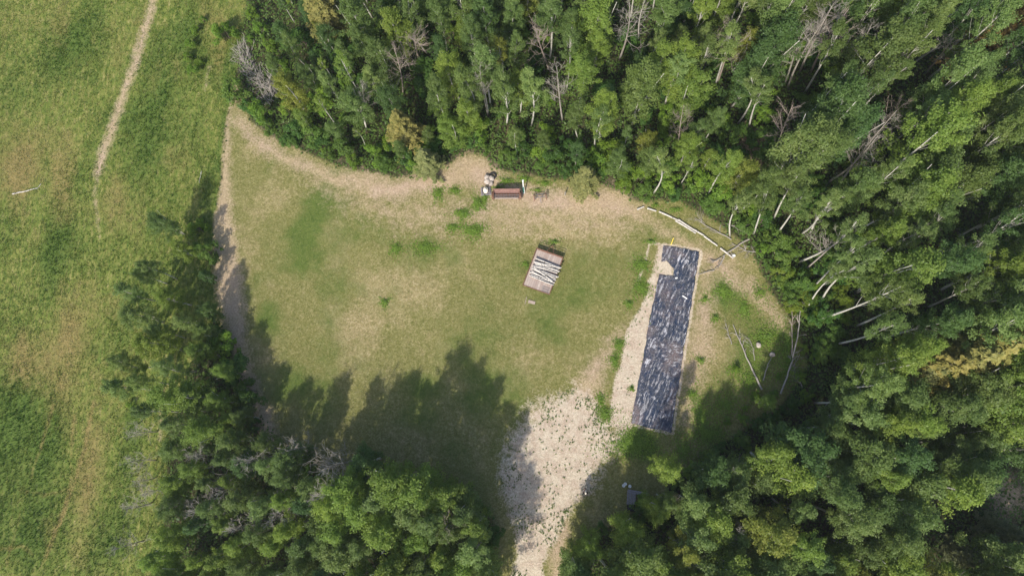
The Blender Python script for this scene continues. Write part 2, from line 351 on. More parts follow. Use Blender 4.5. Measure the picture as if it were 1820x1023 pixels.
def masks(x, y):
    wx = (fbm(x / 2.5, y / 2.5, 3) - 0.5) * 1.6; wy = (fbm(x / 2.5, y / 2.5, 9) - 0.5) * 1.6
    X, Y = x + wx, y + wy; X2, Y2 = x + wx * 0.3, y + wy * 0.3
    dc = sdf(WP(CLEAR), X2, Y2); dm = sdf(WP(MEADOW), X2, Y2)
    meadow = soft(dm, 0.5)
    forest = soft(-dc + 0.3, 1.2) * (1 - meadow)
    sand = np.maximum(soft(sdf(WP(DRIVE), X, Y) + 0.45, np.clip(1.2 + (y + 12) * 0.35, 1.2, 4.0)), soft(sdf(WP(STRIP), X2, Y2), 0.7))
    sand = np.maximum(sand, 0.75 * soft(linedist([(1155, 430, 2), (1148, 460, 2), (1135, 500, 3)], x, y), 0.2))
    sand = np.maximum(sand, 0.85 * soft(linedist([(1155, 430, 2.5), (1180, 437, 2.5)], x, y), 0.25))
    sand = np.maximum(sand, 0.8 * soft(linedist([(1180, 434, 3), (1247, 445, 3), (1229, 550, 3), (1195, 770, 3), (1120, 754, 2)], x, y), 0.3))
    bare = soft(linedist([(416, 150, 5), (402, 230, 6), (394, 300, 8), (394, 360, 15), (396, 420, 20), (404, 500, 24), (416, 570, 18), (430, 640, 10), (460, 720, 12), (480, 780, 14)], X * 0.5 + X2 * 0.5, Y2), 1.9)
    b2 = soft(linedist([(425, 210, 8), (470, 258, 10), (540, 295, 12), (620, 322, 16), (700, 338, 20), (780, 322, 22), (840, 305, 26), (900, 350, 22), (1000, 358, 22), (1100, 364, 26), (1135, 380, 12)], X, Y), 3.2)
    b3 = 0.8 * soft(linedist([(1150, 392, 8), (1210, 425, 10), (1265, 462, 16), (1310, 490, 14), (1360, 545, 14), (1395, 590, 10)], X, Y), 2.5)
    b4 = 0.75 * soft(linedist([(1262, 480, 14), (1250, 560, 18), (1232, 650, 22), (1215, 740, 12)], X, Y), 3.0)
    b5 = 0.72 * soft(linedist([(560, 320, 10), (700, 380, 18), (860, 380, 22), (1000, 390, 20), (1120, 400, 14)], X, Y), 6.0)
    b6 = 0.8 * soft(linedist([(1100, 590, 10), (1070, 640, 14), (1040, 700, 30)], X, Y), 3.0)
    b7 = 0.8 * soft(linedist([(985, 1300, 10), (990, 960, 10), (1010, 920, 8)], X, Y), 1.2)
    b8 = soft(linedist([(283, -200, 6), (280, -20, 6), (265, 30, 7), (245, 90, 7), (232, 140, 8), (213, 190, 7), (200, 225, 9), (182, 275, 8), (172, 310, 5)], X2 + (fbm(y / 1.2, x, 40) - .5) * 0.5, Y2), 1.5)
    b9 = 0.55 * soft(linedist([(172, 310, 5), (170, 360, 5), (178, 420, 3)], X2, Y2), 1.0)
    b10 = 0.62 * soft(linedist([(372, 120, 3), (365, 160, 3)], X2, Y2), 1.0) + 0.75 * soft(linedist([(290, 690, 3), (286, 740, 4), (284, 780, 3)], X2, Y2), 1.0)
    b11 = 0.8 * np.maximum(blob(x, y, 1790, 880, 40), blob(x, y, 1340, 255, 30, 50))
    bare = np.maximum.reduce([bare, b2, b3, b4, b5, b6, b7, b8, b9, b10, b11])
    bare = bare * (1 - 0.9 * np.clip(meadow - np.maximum(b8, np.maximum(b9, b10)) * 3, 0, 1))
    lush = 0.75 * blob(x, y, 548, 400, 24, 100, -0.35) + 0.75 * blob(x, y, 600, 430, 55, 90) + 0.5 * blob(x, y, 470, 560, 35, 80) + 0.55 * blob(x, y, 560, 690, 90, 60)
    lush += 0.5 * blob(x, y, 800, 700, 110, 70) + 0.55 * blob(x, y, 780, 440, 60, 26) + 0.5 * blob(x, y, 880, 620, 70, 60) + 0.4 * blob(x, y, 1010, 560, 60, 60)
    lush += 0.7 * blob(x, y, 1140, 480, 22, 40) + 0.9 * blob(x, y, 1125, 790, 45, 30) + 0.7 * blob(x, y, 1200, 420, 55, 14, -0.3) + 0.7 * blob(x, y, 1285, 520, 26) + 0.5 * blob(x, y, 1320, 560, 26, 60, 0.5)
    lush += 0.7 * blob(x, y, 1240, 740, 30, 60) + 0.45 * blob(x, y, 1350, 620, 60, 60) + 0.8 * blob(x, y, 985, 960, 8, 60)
    dry = 0.55 * blob(x, y, 440, 420, 40, 120) + 0.8 * blob(x, y, 720, 500, 130, 70) + 0.7 * blob(x, y, 640, 600, 60, 60) + 0.8 * blob(x, y, 900, 400, 200, 50) + 0.5 * blob(x, y, 980, 650, 90, 40)
    dry = dry * 0.8 + 0.6 * blob(x, y, 470, 640, 30, 60) + 0.6 * blob(x, y, 1250, 640, 40, 90) + 0.5 * blob(x, y, 600, 350, 120, 30) + 0.5 * blob(x, y, 1060, 430, 60, 40)
    ml = 0.9 * blob(x, y, 120, 60, 60, 60) + 0.6 * blob(x, y, 290, 260, 60, 110) + 0.6 * blob(x, y, 330, 90, 50, 100) + 0.9 * blob(x, y, 80, 790, 28, 100) + 0.8 * blob(x, y, 20, 740, 30, 80)
    ml += 0.8 * blob(x, y, 90, 450, 30, 90) + 0.8 * blob(x, y, 230, 800, 26, 120) + 0.7 * blob(x, y, 60, 950, 60, 60) + 0.4 * blob(x, y, 20, 150, 40, 60) + 0.4 * blob(x, y, 30, 560, 50, 60)
    ml += 0.55 * soft(linedist([(425, 60, 3), (405, 180, 3), (385, 300, 3)], X2, Y2), 0.8) + 0.5 * soft(linedist([(412, 60, 2), (390, 180, 2)], X2, Y2), 0.6)
    md = 0.8 * blob(x, y, 35, 290, 45, 90) + 0.55 * blob(x, y, 130, 580, 45, 110) + 0.55 * blob(x, y, 150, 860, 30, 170) + 0.25 * blob(x, y, 110, 640, 40, 80) + 0.5 * blob(x, y, 210, 320, 26, 90) + 0.5 * blob(x, y, 190, 60, 40, 60) + 0.4 * blob(x, y, 110, 330, 26, 90)
    md += 0.5 * blob(x, y, 30, 640, 40, 60) + 0.35 * blob(x, y, 380, 60, 30, 90)
    for pl in ([(165, 715, 1.6), (150, 800, 1.6), (120, 890, 2.2), (95, 960, 2), (60, 1030, 2)], [(95, 720, 1.4), (60, 830, 1.6), (40, 900, 1.5), (15, 1000, 1.5)], [(0, 975, 2), (40, 968, 2), (60, 985, 1.6)], [(130, 740, 1.4), (125, 850, 1.4), (110, 930, 1.4)], [(30, 870, 1.4), (80, 880, 1.6), (120, 870, 1.4)]):
        md += 1.0 * soft(linedist(pl, X2, Y2), 0.5)
    ins = meadow > 0.5
    lush = np.where(ins, ml + (fbm(x / 4, y / 7, 21) - 0.42) * 1.9, lush + (fbm(x / 3.5, y / 3.5, 22) - 0.5) * 1.5)
    dry = np.where(ins, md + (fbm(x / 2.5, y / 6, 31) - 0.54) * 1.5, dry + (fbm(x / 3.5, y / 3.5, 32) - 0.5) * 1.5)
    cl = lambda a: np.clip(a, 0, 1)
    return cl(bare), cl(sand), cl(lush), cl(meadow), cl(forest), cl(dry), b8, dm, dc

# ------------------------------------------------------------------ ground sheets: one fine grid split along its kinds of ground, and the far land round it
GX0, GX1, GY0, GY1, GS = -84.0, 84.0, -32.0, 70.0, 0.2
nx = int(round((GX1 - GX0) / GS)) + 1; ny = int(round((GY1 - GY0) / GS)) + 1
gx, gy = np.meshgrid(np.linspace(GX0, GX1, nx), np.linspace(GY0, GY1, ny))
mk = masks(gx.ravel(), gy.ravel())
bare, sand, lush, meadow, forest, dry, pathm, dmead, dclear = mk
ghz = ground_h(gx, gy).ravel()
ghz = ghz + 0.10 * np.clip(meadow, 0, 1) + 0.0
def sheet(name, facemask, ids):
    f = ids[facemask]; used = np.unique(f); remap = np.full(nx * ny, -1); remap[used] = np.arange(len(used))
    me = bpy.data.meshes.new(name); n = len(f)
    V = np.stack([gx.ravel()[used], gy.ravel()[used], ghz[used]], 1)
    me.vertices.add(len(used)); me.vertices.foreach_set('co', V.reshape(-1).astype(np.float32))
    me.loops.add(n * 4); me.loops.foreach_set('vertex_index', remap[f].reshape(-1).astype(np.int32))
    me.polygons.add(n); me.polygons.foreach_set('loop_start', np.arange(0, n * 4, 4, dtype=np.int32))
    try: me.polygons.foreach_set('loop_total', np.full(n, 4, dtype=np.int32))
    except Exception: pass
    me.polygons.foreach_set('use_smooth', np.ones(n, bool))
    for nm, tri in (('maskA', (bare, sand, lush)), ('maskB', (meadow, forest, dry))):
        a = me.attributes.new(nm, 'FLOAT_COLOR', 'POINT')
        a.data.foreach_set('color', np.stack([tri[0][used], tri[1][used], tri[2][used], np.ones(len(used))], 1).reshape(-1).astype(np.float32))
    me.materials.append(M['ground']); me.update(calc_edges=True)
    o = bpy.data.objects.new(name, me); COL.objects.link(o); o['kind'] = 'structure'; return o
ii, jj = np.meshgrid(np.arange(nx - 1), np.arange(ny - 1))
q0 = (jj * nx + ii).ravel(); ids = np.stack([q0, q0 + 1, q0 + nx + 1, q0 + nx], 1)
fm = lambda a: a[q0]
is_path = (fm(pathm) > 0.5)
is_mead = (fm(meadow) > 0.5) & ~is_path
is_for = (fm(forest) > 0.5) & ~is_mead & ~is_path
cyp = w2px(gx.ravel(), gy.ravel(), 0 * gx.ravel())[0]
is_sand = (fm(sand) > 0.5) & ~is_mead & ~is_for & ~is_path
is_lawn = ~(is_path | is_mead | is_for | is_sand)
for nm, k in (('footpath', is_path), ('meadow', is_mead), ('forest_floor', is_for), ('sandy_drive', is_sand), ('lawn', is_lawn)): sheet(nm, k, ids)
far = MB(); BIG = 440.0
for (x0, x1, y0, y1) in ((-BIG, GX0, -BIG, BIG), (GX1, BIG, -BIG, BIG), (GX0, GX1, -BIG, GY0), (GX0, GX1, GY1, BIG)):
    far.add([(x0, y0, -0.12), (x1, y0, -0.12), (x1, y1, -0.12), (x0, y1, -0.12)], [[0, 1, 2, 3]])
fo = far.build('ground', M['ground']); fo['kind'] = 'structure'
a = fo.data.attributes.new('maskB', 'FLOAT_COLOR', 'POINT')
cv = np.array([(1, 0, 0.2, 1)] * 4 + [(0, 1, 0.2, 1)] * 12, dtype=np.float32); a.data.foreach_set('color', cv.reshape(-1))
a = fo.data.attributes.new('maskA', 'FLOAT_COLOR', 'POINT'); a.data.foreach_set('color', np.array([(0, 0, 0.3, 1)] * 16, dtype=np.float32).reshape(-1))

def mask_at(x, y):
    i = np.clip(((np.asarray(x) - GX0) / GS).astype(int), 0, nx - 1); j = np.clip(((np.asarray(y) - GY0) / GS).astype(int), 0, ny - 1)
    k = j * nx + i; return k

# ------------------------------------------------------------------ tree prototypes
def limb_pts(a, b, bend, g, n=5):
    a = np.array(a, float); b = np.array(b, float); m = g.normal(0, bend, 3)
    return [tuple(a + (b - a) * t + m * math.sin(math.pi * t)) for t in np.linspace(0, 1, n)]
def make_proto(kind, seed, h, r, cb, nclump, nleaf, lsize, lean=(0, 0), stems=1, mat='aspen', bark='bark', deadtop=False):
    """returns (trunk mesh, crown mesh); cb = crown base as a share of the height"""
    g = np.random.default_rng(seed); tb = MB()
    top = np.array([lean[0], lean[1], h * 0.93]); bend = g.normal(0, 0.03 * h, 2)
    def axis(t): return np.array([top[0] * t + bend[0] * math.sin(math.pi * t), top[1] * t + bend[1] * math.sin(math.pi * t), top[2] * t])
    r0 = 0.0075 * h + 0.012
    for s in range(stems):
        off = np.array([0, 0, 0]) if s == 0 else np.array([g.uniform(-.3, .3), g.uniform(-.3, .3), 0]); sp = g.normal(0, 0.08 * h, 2) if s else (0, 0)
        tb.tube([tuple(axis(t) + off + np.array([sp[0] * t, sp[1] * t, 0])) for t in np.linspace(0, 1, 9)], [r0 * (1.15 - 0.95 * t) for t in np.linspace(0, 1, 9)], 7)
    # clump centres
    cc = []; cz0, cz1 = cb * h, h
    while len(cc) < nclump:
        t = g.uniform(0, 1) ** 0.8; z = cz0 + (cz1 - cz0) * t
        prof = math.sin(math.pi * (0.12 + 0.80 * t)) ** 0.7 * (1 - 0.35 * t)
        rr = r * prof * math.sqrt(g.uniform(0.15, 1)); a = g.uniform(0, 2 * math.pi)
        lob = 1 + 0.28 * math.sin(3 * a + seed) + 0.15 * math.sin(5 * a + 2 * seed)
        ax = axis(z / h); cc.append([ax[0] + rr * lob * math.cos(a), ax[1] + rr * lob * math.sin(a), z, g.uniform(0.55, 1.15)])
    cc = np.array(cc)
    for k in range(min(len(cc), 16 if kind != 'shrub' else 8)):
        c = cc[k]; zb = max(c[2] - g.uniform(0.8, 2.4) * (h / 13), h * 0.15); A = axis(zb / h); br = r0 * 0.30 * (1.1 - zb / h)
        tb.tube(limb_pts(A, c[:3], 0.12, g, 4), [br + 0.008, br * 0.6 + 0.007, br * 0.35 + 0.006, 0.006], 4, cap=False)
    V = []; T = []
    for c in cc:
        rad = c[3] * (0.155 * r + 0.20); n = int(nleaf * c[3] ** 2)
        d = g.normal(0, 1, (n, 3)); d /= np.linalg.norm(d, axis=1)[:, None]
        rr = rad * g.uniform(0.25, 1, n)[:, None] ** 0.6
        el = np.array([c[0] - axis(c[2] / h)[0], c[1] - axis(c[2] / h)[1], 1.1]); el /= np.linalg.norm(el); p = c[:3] + d * rr * 0.85 + el * (g.uniform(-1, 1, n) * rad * (0.9 if kind != 'shrub' else 0.2))[:, None]; p[:, 2] = np.maximum(p[:, 2], 0.1)
        ax = np.array([axis(min(1, c[2] / h))[0], axis(min(1, c[2] / h))[1], cz0 + (cz1 - cz0) * 0.35]); o = p - ax; o /= np.linalg.norm(o, axis=1)[:, None] + 1e-6
        V.append(leaf_quads(p, o * 0.5 + d * 0.7, lsize, g)); T.append(np.clip(g.normal(0.5 + g.normal(0, 0.12), 0.13, n), 0, 1))
    V = np.concatenate(V); T = np.concatenate(T)
    tr = tb.build('trunk', M[bark], smooth=True)
    cr = quads_obj('crown', V, M[mat], T)
    return tr, cr
def make_spruce(seed, h, r, mat='spruce', droop=0.35, ls=0.2, bare_low=0.08):
    g = np.random.default_rng(seed); tb = MB()
    tb.tube([(0, 0, h * t) for t in np.linspace(0, 1, 6)], [0.014 * h * (1.05 - t) + 0.01 for t in np.linspace(0, 1, 6)], 7)
    V = []; T = []; nb = int(h * 13)
    for k in range(nb):
        t = (k + g.uniform(0, 1)) / nb; z = h * (bare_low + (1 - bare_low) * t); L = r * (1 - t) ** 0.8 * g.uniform(0.65, 1.1) + 0.15; a = k * 2.39996 + g.normal(0, 0.25)
        n = int(20 + L * 48); s = g.uniform(0.12, 1, n) ** 0.7 * L; side = g.normal(0, 0.18, n) * (0.35 + 0.7 * (1 - s / L)) * min(L, 1.4)
        p = np.stack([np.cos(a) * s - np.sin(a) * side, np.sin(a) * s + np.cos(a) * side, z - droop * s * 0.7 + 0.15 * s ** 2 / (L + .1) + g.normal(0, 0.06, n)], 1)
        V.append(leaf_quads(p, np.tile([np.cos(a) * .5, np.sin(a) * .5, 0.8], (n, 1)), ls, g, 0.45, rj=0.5)); T.append(np.clip(g.normal(0.35 + 0.3 * s / L + g.normal(0, .1), 0.14, n), 0, 1))
        tb.tube([(0, 0, z), (np.cos(a) * L * .8, np.sin(a) * L * .8, z - droop * L * .5)], [0.02, 0.006], 3, cap=False)
    return tb.build('trunk', M['dark_bark'], smooth=True), quads_obj('crown', np.concatenate(V), M[mat], np.concatenate(T))
def branchy(mb, a, d, L, r, g, depth, spread=0.6, up=0.25, ch=4):
    n = 4; pts = [np.array(a, float)]; d = np.array(d, float); d /= np.linalg.norm(d)
    for k in range(n):
        d = d + g.normal(0, 0.13, 3) + np.array([0, 0, up * 0.12]); d /= np.linalg.norm(d); pts.append(pts[-1] + d * L / n)
    mb.tube([tuple(p) for p in pts], [r * (1 - 0.75 * k / n) + 0.004 for k in range(n + 1)], 5 if depth > 1 else 3, cap=False)
    if depth > 0:
        for k in range(ch):
            i = g.integers(1, n + 1); dd = d + g.normal(0, spread, 3) + np.array([0, 0, up]); dd /= np.linalg.norm(dd)
            branchy(mb, pts[i], dd, L * g.uniform(0.4, 0.7), r * 0.5, g, depth - 1, spread, up, ch)
def make_dead(seed, h, mat='deadwood', twigs=4, spread=0.55, low=0.4, L=0.22):
    g = np.random.default_rng(seed); tb = MB(); b = g.normal(0, 0.02 * h, 2)
    ax = lambda t: np.array([b[0] * math.sin(3 * t), b[1] * math.sin(3 * t), h * t])
    tb.tube([tuple(ax(t)) for t in np.linspace(0, 1, 9)], [0.0085 * h * (1.05 - t) + 0.012 for t in np.linspace(0, 1, 9)], 7)
    bb = MB(); nb = int(9 + h)
    for k in range(nb):
        t = low + (0.97 - low) * (k + g.uniform(0, 1)) / nb; a = g.uniform(0, 6.28)
        branchy(bb, ax(t), (math.cos(a), math.sin(a), 0.8), h * L * (1.25 - t) * g.uniform(.6, 1.2), 0.0024 * h * (1.2 - t), g, 2, spread, 0.25, twigs)
    return tb.build('trunk', M[mat], smooth=True), bb.build('branches', M[mat])
PROTO = {}
def reg(key, *fn): PROTO.setdefault(key, []).append(fn)
for s in range(7): PROTO.setdefault('aspen', []).append(make_proto('aspen', 100 + s, 14.0, 1.65 + 0.14 * (s % 4), 0.36, 82 + 8 * (s % 3), 125, 0.155))
for s in range(4): PROTO.setdefault('sparse', []).append(make_proto('aspen', 200 + s, 16.0, 1.6, 0.60, 46, 105, 0.155))
for s in range(5): PROTO.setdefault('broad', []).append(make_proto('broad', 300 + s, 11.0, 2.1, 0.20, 108, 125, 0.16, stems=2))
for s in range(5): PROTO.setdefault('shrub', []).append(make_proto('shrub', 400 + s, 2.6, 1.45, 0.10, 30, 85, 0.165, stems=3, mat='shrub', bark='dark_bark'))
for s in range(3): PROTO.setdefault('spruce', []).append(make_spruce(500 + s, 9.0, 2.1))
for s in range(6): PROTO.setdefault('dead', []).append(make_dead(600 + s, 11.0, 'deadpink' if s % 3 == 0 else 'deadwood'))
for s in range(3): PROTO.setdefault('deadgrey', []).append(make_dead(650 + s, 7.0, 'deadwood', 5, 0.7, 0.15, 0.27))
USED = {}
for k, lst in PROTO.items():
    for pr in lst:
        for o in pr: COL.objects.unlink(o)
BASEH = dict(aspen=14.0, sparse=16.0, broad=11.0, shrub=2.6, spruce=9.0, dead=11.0, deadgrey=7.0)
TONE = {'pale': (1.32, 1.25, 1.35), 'bright': (1.35, 1.30, 0.90), 'mid': (1.0, 1.0, 1.0), 'deep': (0.66, 0.80, 0.85), 'yellowish': (1.5, 1.2, 0.85),
        'golden': (1.45, 1.22, 0.85), 'brownish': (1.75, 1.12, 0.95), 'sage': (1.2, 1.2, 1.25), 'lime': (1.45, 1.42, 0.95), 'olive': (1.22, 1.15, 0.95)}
TREES = []
def place(kind, x, y, h, tone='mid', var=None, lean=(0, 0), name=None, wide=1.0, label=None):
    lst = PROTO[kind]; vi = rnd.randrange(len(lst)) if var is None else var % len(lst); pr = lst[vi]; s = h / BASEH[kind]
    nm = name or {'aspen': 'aspen_tree', 'sparse': 'aspen_tree', 'broad': 'broadleaf_tree', 'shrub': 'shrub', 'spruce': 'spruce_tree', 'dead': 'dead_tree', 'deadgrey': 'dead_tree'}[kind]
    rz = rnd.uniform(0, 6.28)
    e = empty(nm, (x, y, gz(x, y) - 0.05)); e.rotation_mode = 'XYZ'
    e.matrix_world = Matrix.Translation((x, y, gz(x, y) - 0.05)) @ Matrix.Rotation(lean[0], 4, 'Y') @ Matrix.Rotation(lean[1], 4, 'X') @ Matrix.Rotation(rz, 4, 'Z') @ Matrix.Diagonal((s * wide, s * wide, s, 1))
    t = TONE[tone]; j = rnd.uniform(0.88, 1.12); j2 = rnd.uniform(0.95, 1.06)
    for o in pr:
        c = o.copy(); COL.objects.link(c); c.parent = e; c.color = (t[0] * j * j2, t[1] * j, t[2] * j / j2, 1)
        if kind == 'shrub' and c.name.startswith('trunk'): c.name = 'stems'
        if kind == 'shrub' and c.name.startswith('crown'): c.name = 'foliage'
    TREES.append(dict(o=e, kind=kind, x=x, y=y, h=h, tone=tone, wide=wide, label=label)); return e
def by_crown(kind, px, py, h, tone='mid', zc=0.72, **kw):
    q = P(px, py, h * zc); return place(kind, q.x, q.y, h, tone, **kw)
def trunk_between(kind, bx, by, tx, ty, h, tone='mid', share=1.0, **kw):
    """stand a tree on the ground point seen at (bx,by) whose stem passes, share of its height up, through (tx,ty)"""
    b = P(bx, by, 0); t = P(tx, ty, h * share); d = (t - b)
    ay = math.atan2(d.x, h * share); axx = -math.atan2(d.y, h * share)
    ay = max(-0.35, min(0.35, ay)); axx = max(-0.35, min(0.35, axx))
    return place(kind, b.x, b.y, h, tone, lean=(ay, axx), **kw)

# named trees: kind, crown centre in the photograph, height, tone
for a_ in [('broad', 285, 395, 7, 'mid'), ('aspen', 235, 520, 9, 'pale'), ('aspen', 268, 478, 8, 'pale'), ('aspen', 222, 640, 9, 'pale'), ('aspen', 216, 690, 10, 'sage'), ('broad', 268, 612, 9, 'bright'), ('broad', 242, 562, 8, 'pale'), ('broad', 322, 440, 6, 'bright'), ('broad', 300, 700, 10, 'bright'), ('aspen', 262, 730, 9, 'mid'), ('shrub', 345, 402, 2.4, 'bright'), ('aspen', 258, 490, 7, 'pale'), ('broad', 300, 530, 7, 'bright'), ('shrub', 365, 445, 3, 'mid'), ('broad', 366, 490, 4, 'deep'),
           ('broad', 368, 552, 5.5, 'mid'), ('aspen', 330, 575, 8, 'pale'), ('aspen', 282, 590, 8, 'pale'), ('broad', 352, 625, 7, 'bright'), ('broad', 396, 660, 6, 'bright'), ('broad', 362, 590, 6, 'mid'), ('shrub', 398, 612, 3.5, 'bright'), ('shrub', 415, 650, 3.5, 'deep'), ('shrub', 436, 700, 3.5, 'mid'), ('aspen', 300, 650, 9, 'pale'),
           ('aspen', 250, 678, 8, 'sage'), ('broad', 335, 700, 8.5, 'bright'), ('broad', 388, 712, 7, 'bright'), ('broad', 430, 742, 6, 'mid'), ('aspen', 310, 752, 9, 'pale'), ('broad', 360, 768, 9, 'bright'), ('broad', 412, 785, 8, 'mid'),
           ('aspen', 590, 895, 12, 'lime'), ('broad', 645, 905, 12, 'lime'), ('broad', 700, 858, 14, 'bright'), ('broad', 742, 872, 13, 'bright'), ('broad', 792, 880, 11.5, 'bright'), ('aspen', 850, 935, 11, 'bright'), ('aspen', 770, 925, 13, 'mid'),
           ('broad', 470, 790, 7, 'mid'), ('broad', 515, 815, 9, 'mid'), ('aspen', 555, 860, 11, 'mid'), ('broad', 650, 820, 9, 'deep'),
           ('aspen', 1190, 838, 11, 'bright'), ('broad', 1115, 940, 9, 'bright'), ('broad', 1050, 975, 8, 'bright'), ('broad', 1022, 1014, 9, 'mid'), ('broad', 1172, 908, 8, 'bright'), ('shrub', 1150, 896, 2.2, 'bright'), ('aspen', 1185, 890, 9, 'mid'), ('broad', 1240, 950, 11, 'pale'), ('broad', 1405, 845, 13, 'lime'), ('aspen', 1480, 880, 14, 'mid'),
           ('broad', 1620, 750, 13, 'lime'), ('broad', 1690, 870, 13, 'lime'), ('aspen', 1430, 970, 13, 'bright'), ('broad', 1310, 840, 9, 'pale'), ('broad', 1530, 740, 12, 'pale'), ('broad', 1365, 715, 5, 'bright'),
           ('broad', 795, 225, 8, 'lime'), ('aspen', 1210, 110, 14, 'lime'), ('broad', 1225, 260, 8, 'lime'), ('aspen', 1075, 190, 13, 'bright'), ('aspen', 940, 160, 13, 'pale'), ('aspen', 860, 120, 13, 'pale')]:
    by_crown(a_[0], a_[1], a_[2], a_[3], a_[4])
for px, py, h, tone in [(718, 232, 9, 'golden'), (758, 288, 6.5, 'olive'), (1040, 318, 6.5, 'olive'), (1725, 622, 15, 'golden'), (1655, 652, 13, 'golden'), (1690, 640, 14, 'golden'), (1765, 604, 14, 'golden'), (1628, 664, 10, 'olive'), (575, 18, 11, 'golden'), (1785, 55, 13, 'brownish'), (1740, 90, 10, 'brownish'), (1780, 945, 7, 'mid'), (1710, 985, 6, 'mid')]:
    by_crown('spruce', px, py, h, tone, zc=0.45, wide=1.35 if py in (318, 288) else 1.25)
# dead and pale stems
TRK = []
for px, py, h in [(240, 768, 6), (238, 822, 6), (245, 852, 5), (232, 900, 6), (215, 972, 6), (310, 905, 7), (352, 808, 8), (365, 905, 9), (455, 815, 9), (525, 800, 9), (598, 824, 11), (590, 880, 12), (430, 940, 9), (410, 870, 8), (1310, 940, 10), (1295, 835, 9), (1190, 890, 8), (1230, 995, 9), (1728, 155, 12), (270, 870, 6), (500, 905, 10), (800, 930, 11)]:
    by_crown('deadgrey' if px < 620 else 'dead', px, py, h)
for bx, by, tx, ty, h in [(868, 207, 853, 120, 12), (717, 168, 700, 85, 11), (977, 125, 950, 45, 12), (1100, 108, 1118, 5, 14), (1204, 285, 1216, 180, 9), (1275, 148, 1300, 40, 13), (1000, 215, 990, 120, 12), 
                         (660, 215, 645, 150, 9), (745, 110, 735, 55, 12), (1420, 130, 1480, 10, 15), (1440, 130, 1510, 15, 15), (1395, 150, 1430, 45, 14), (1500, 140, 1550, 45, 13), (1470, 325, 1560, 240, 13), (1490, 330, 1600, 190, 13), (1555, 225, 1610, 180, 11), (1370, 290, 1410, 185, 13), (1400, 155, 1470, 30, 14), (1645, 130, 1700, 60, 12), (1430, 480, 1520, 400, 11)]:
    trunk_between('dead', bx, by, tx, ty, h); TRK.append((bx, by, tx, ty))
for bx, by, tx, ty, h in [(1058, 262, 1072, 200, 12), (1160, 345, 1168, 280, 12), (1197, 182, 1212, 110, 14), (1272, 150, 1300, 60, 14), (1310, 222, 1335, 140, 13), (1331, 228, 1360, 150, 13), (1298, 420, 1330, 350, 12), (1376, 388, 1420, 310, 13), (1340, 415, 1365, 340, 12), (1376, 422, 1425, 350, 13),
                         (1424, 415, 1480, 350, 13), (1440, 414, 1500, 350, 13), (1418, 466, 1520, 395, 14), (1442, 514, 1520, 440, 13), (1455, 545, 1550, 460, 14), (1432, 552, 1500, 480, 11), (1453, 568, 1600, 510, 15), (1482, 612, 1590, 575, 14), (1520, 580, 1620, 530, 14), (1610, 410, 1690, 350, 14), (1650, 545, 1740, 500, 14), (868, 206, 850, 120, 12), (1430, 165, 1490, 60, 15), (1600, 440, 1680, 380, 14), (1550, 470, 1640, 415, 14)]:
    TRK.append((bx, by, bx + (tx - bx) * .7, by + (ty - by) * .7)); trunk_between('sparse', bx, by, tx, ty, h, rnd.choice(['mid', 'mid', 'pale']), share=0.9)

TRK.append((1610, 668, 1790, 598)); TRK.append((1650, 668, 1790, 640))
# woods: scattered bases that keep their distance
F1 = [(520, -200), (515, 40), (518, 120), (522, 190), (528, 232), (575, 262), (640, 286), (700, 300), (745, 296), (800, 262), (850, 255), (885, 280), (1000, 300), (1070, 308), (1145, 338), (1215, 345), (1285, 372), (1345, 405), (1430, 470), (1465, 540), (1480, 600),
      (1470, 690), (1400, 740), (1340, 770), (1270, 800), (1220, 840), (1190, 880), (1170, 920), (1100, 950), (1020, 990), (1010, 1200), (2150, 1200), (2150, -200)]
F2 = [(370, 580), (392, 640), (425, 710), (465, 785), (560, 842), (640, 855), (800, 878), (866, 905), (880, 1023), (880, 1180), (330, 1180), (330, 880), (345, 760), (360, 660), (375, 600)]
HOLES = [(470, 140, 42), (1640, 930, 75), (1720, 870, 70), (1600, 640, 44), (1640, 650, 40), (1560, 660, 28), (1450, 145, 35), (1700, 80, 40), (1325, 262, 34), (1500, 600, 30), (1690, 720, 28), (1410, 700, 30), (1480, 720, 26)]
pts = [(t['x'], t['y'], 2.0) for t in TREES if t['kind'] not in ('dead', 'deadgrey', 'shrub')]
def scatter(poly, n_try, dmin, g):
    q = WP(poly); lo = q.min(0); hi = q.max(0); lo = np.maximum(lo, [-80, -27]); hi = np.minimum(hi, [78, 62]); out = []
    for _ in range(n_try):
        x = g.uniform(lo[0], hi[0]); y = g.uniform(lo[1], hi[1])
        if any((x - a) ** 2 + (y - b) ** 2 < (dmin * (0.8 if c == 2.0 else 1)) ** 2 for a, b, c in pts): continue
        if sdf(q, np.array([x]), np.array([y]))[0] > 0: continue
        ppx, ppy = w2px(x, y, 0.0)
        if any((ppx - hx) ** 2 + (ppy - hy) ** 2 < hr * hr for hx, hy, hr in HOLES): continue
        cx, cy = w2px(x, y, 10.0)
        if not (-60 < cx < 1900 and -90 < cy < 1120): continue
        c9x, c9y = w2px(x, y, 9.5); bad = False
        for (ax, ay, bx, by) in TRK:
            ex, ey = bx - ax, by - ay; t = min(1, max(0, ((c9x - ax) * ex + (c9y - ay) * ey) / (ex * ex + ey * ey)))
            if math.hypot(c9x - ax - t * ex, c9y - ay - t * ey) < 31: bad = True; break
        if bad: continue
        pts.append((x, y, 3.0)); out.append((x, y, float(ppx), float(ppy)))
    return out
g1 = np.random.default_rng(5)
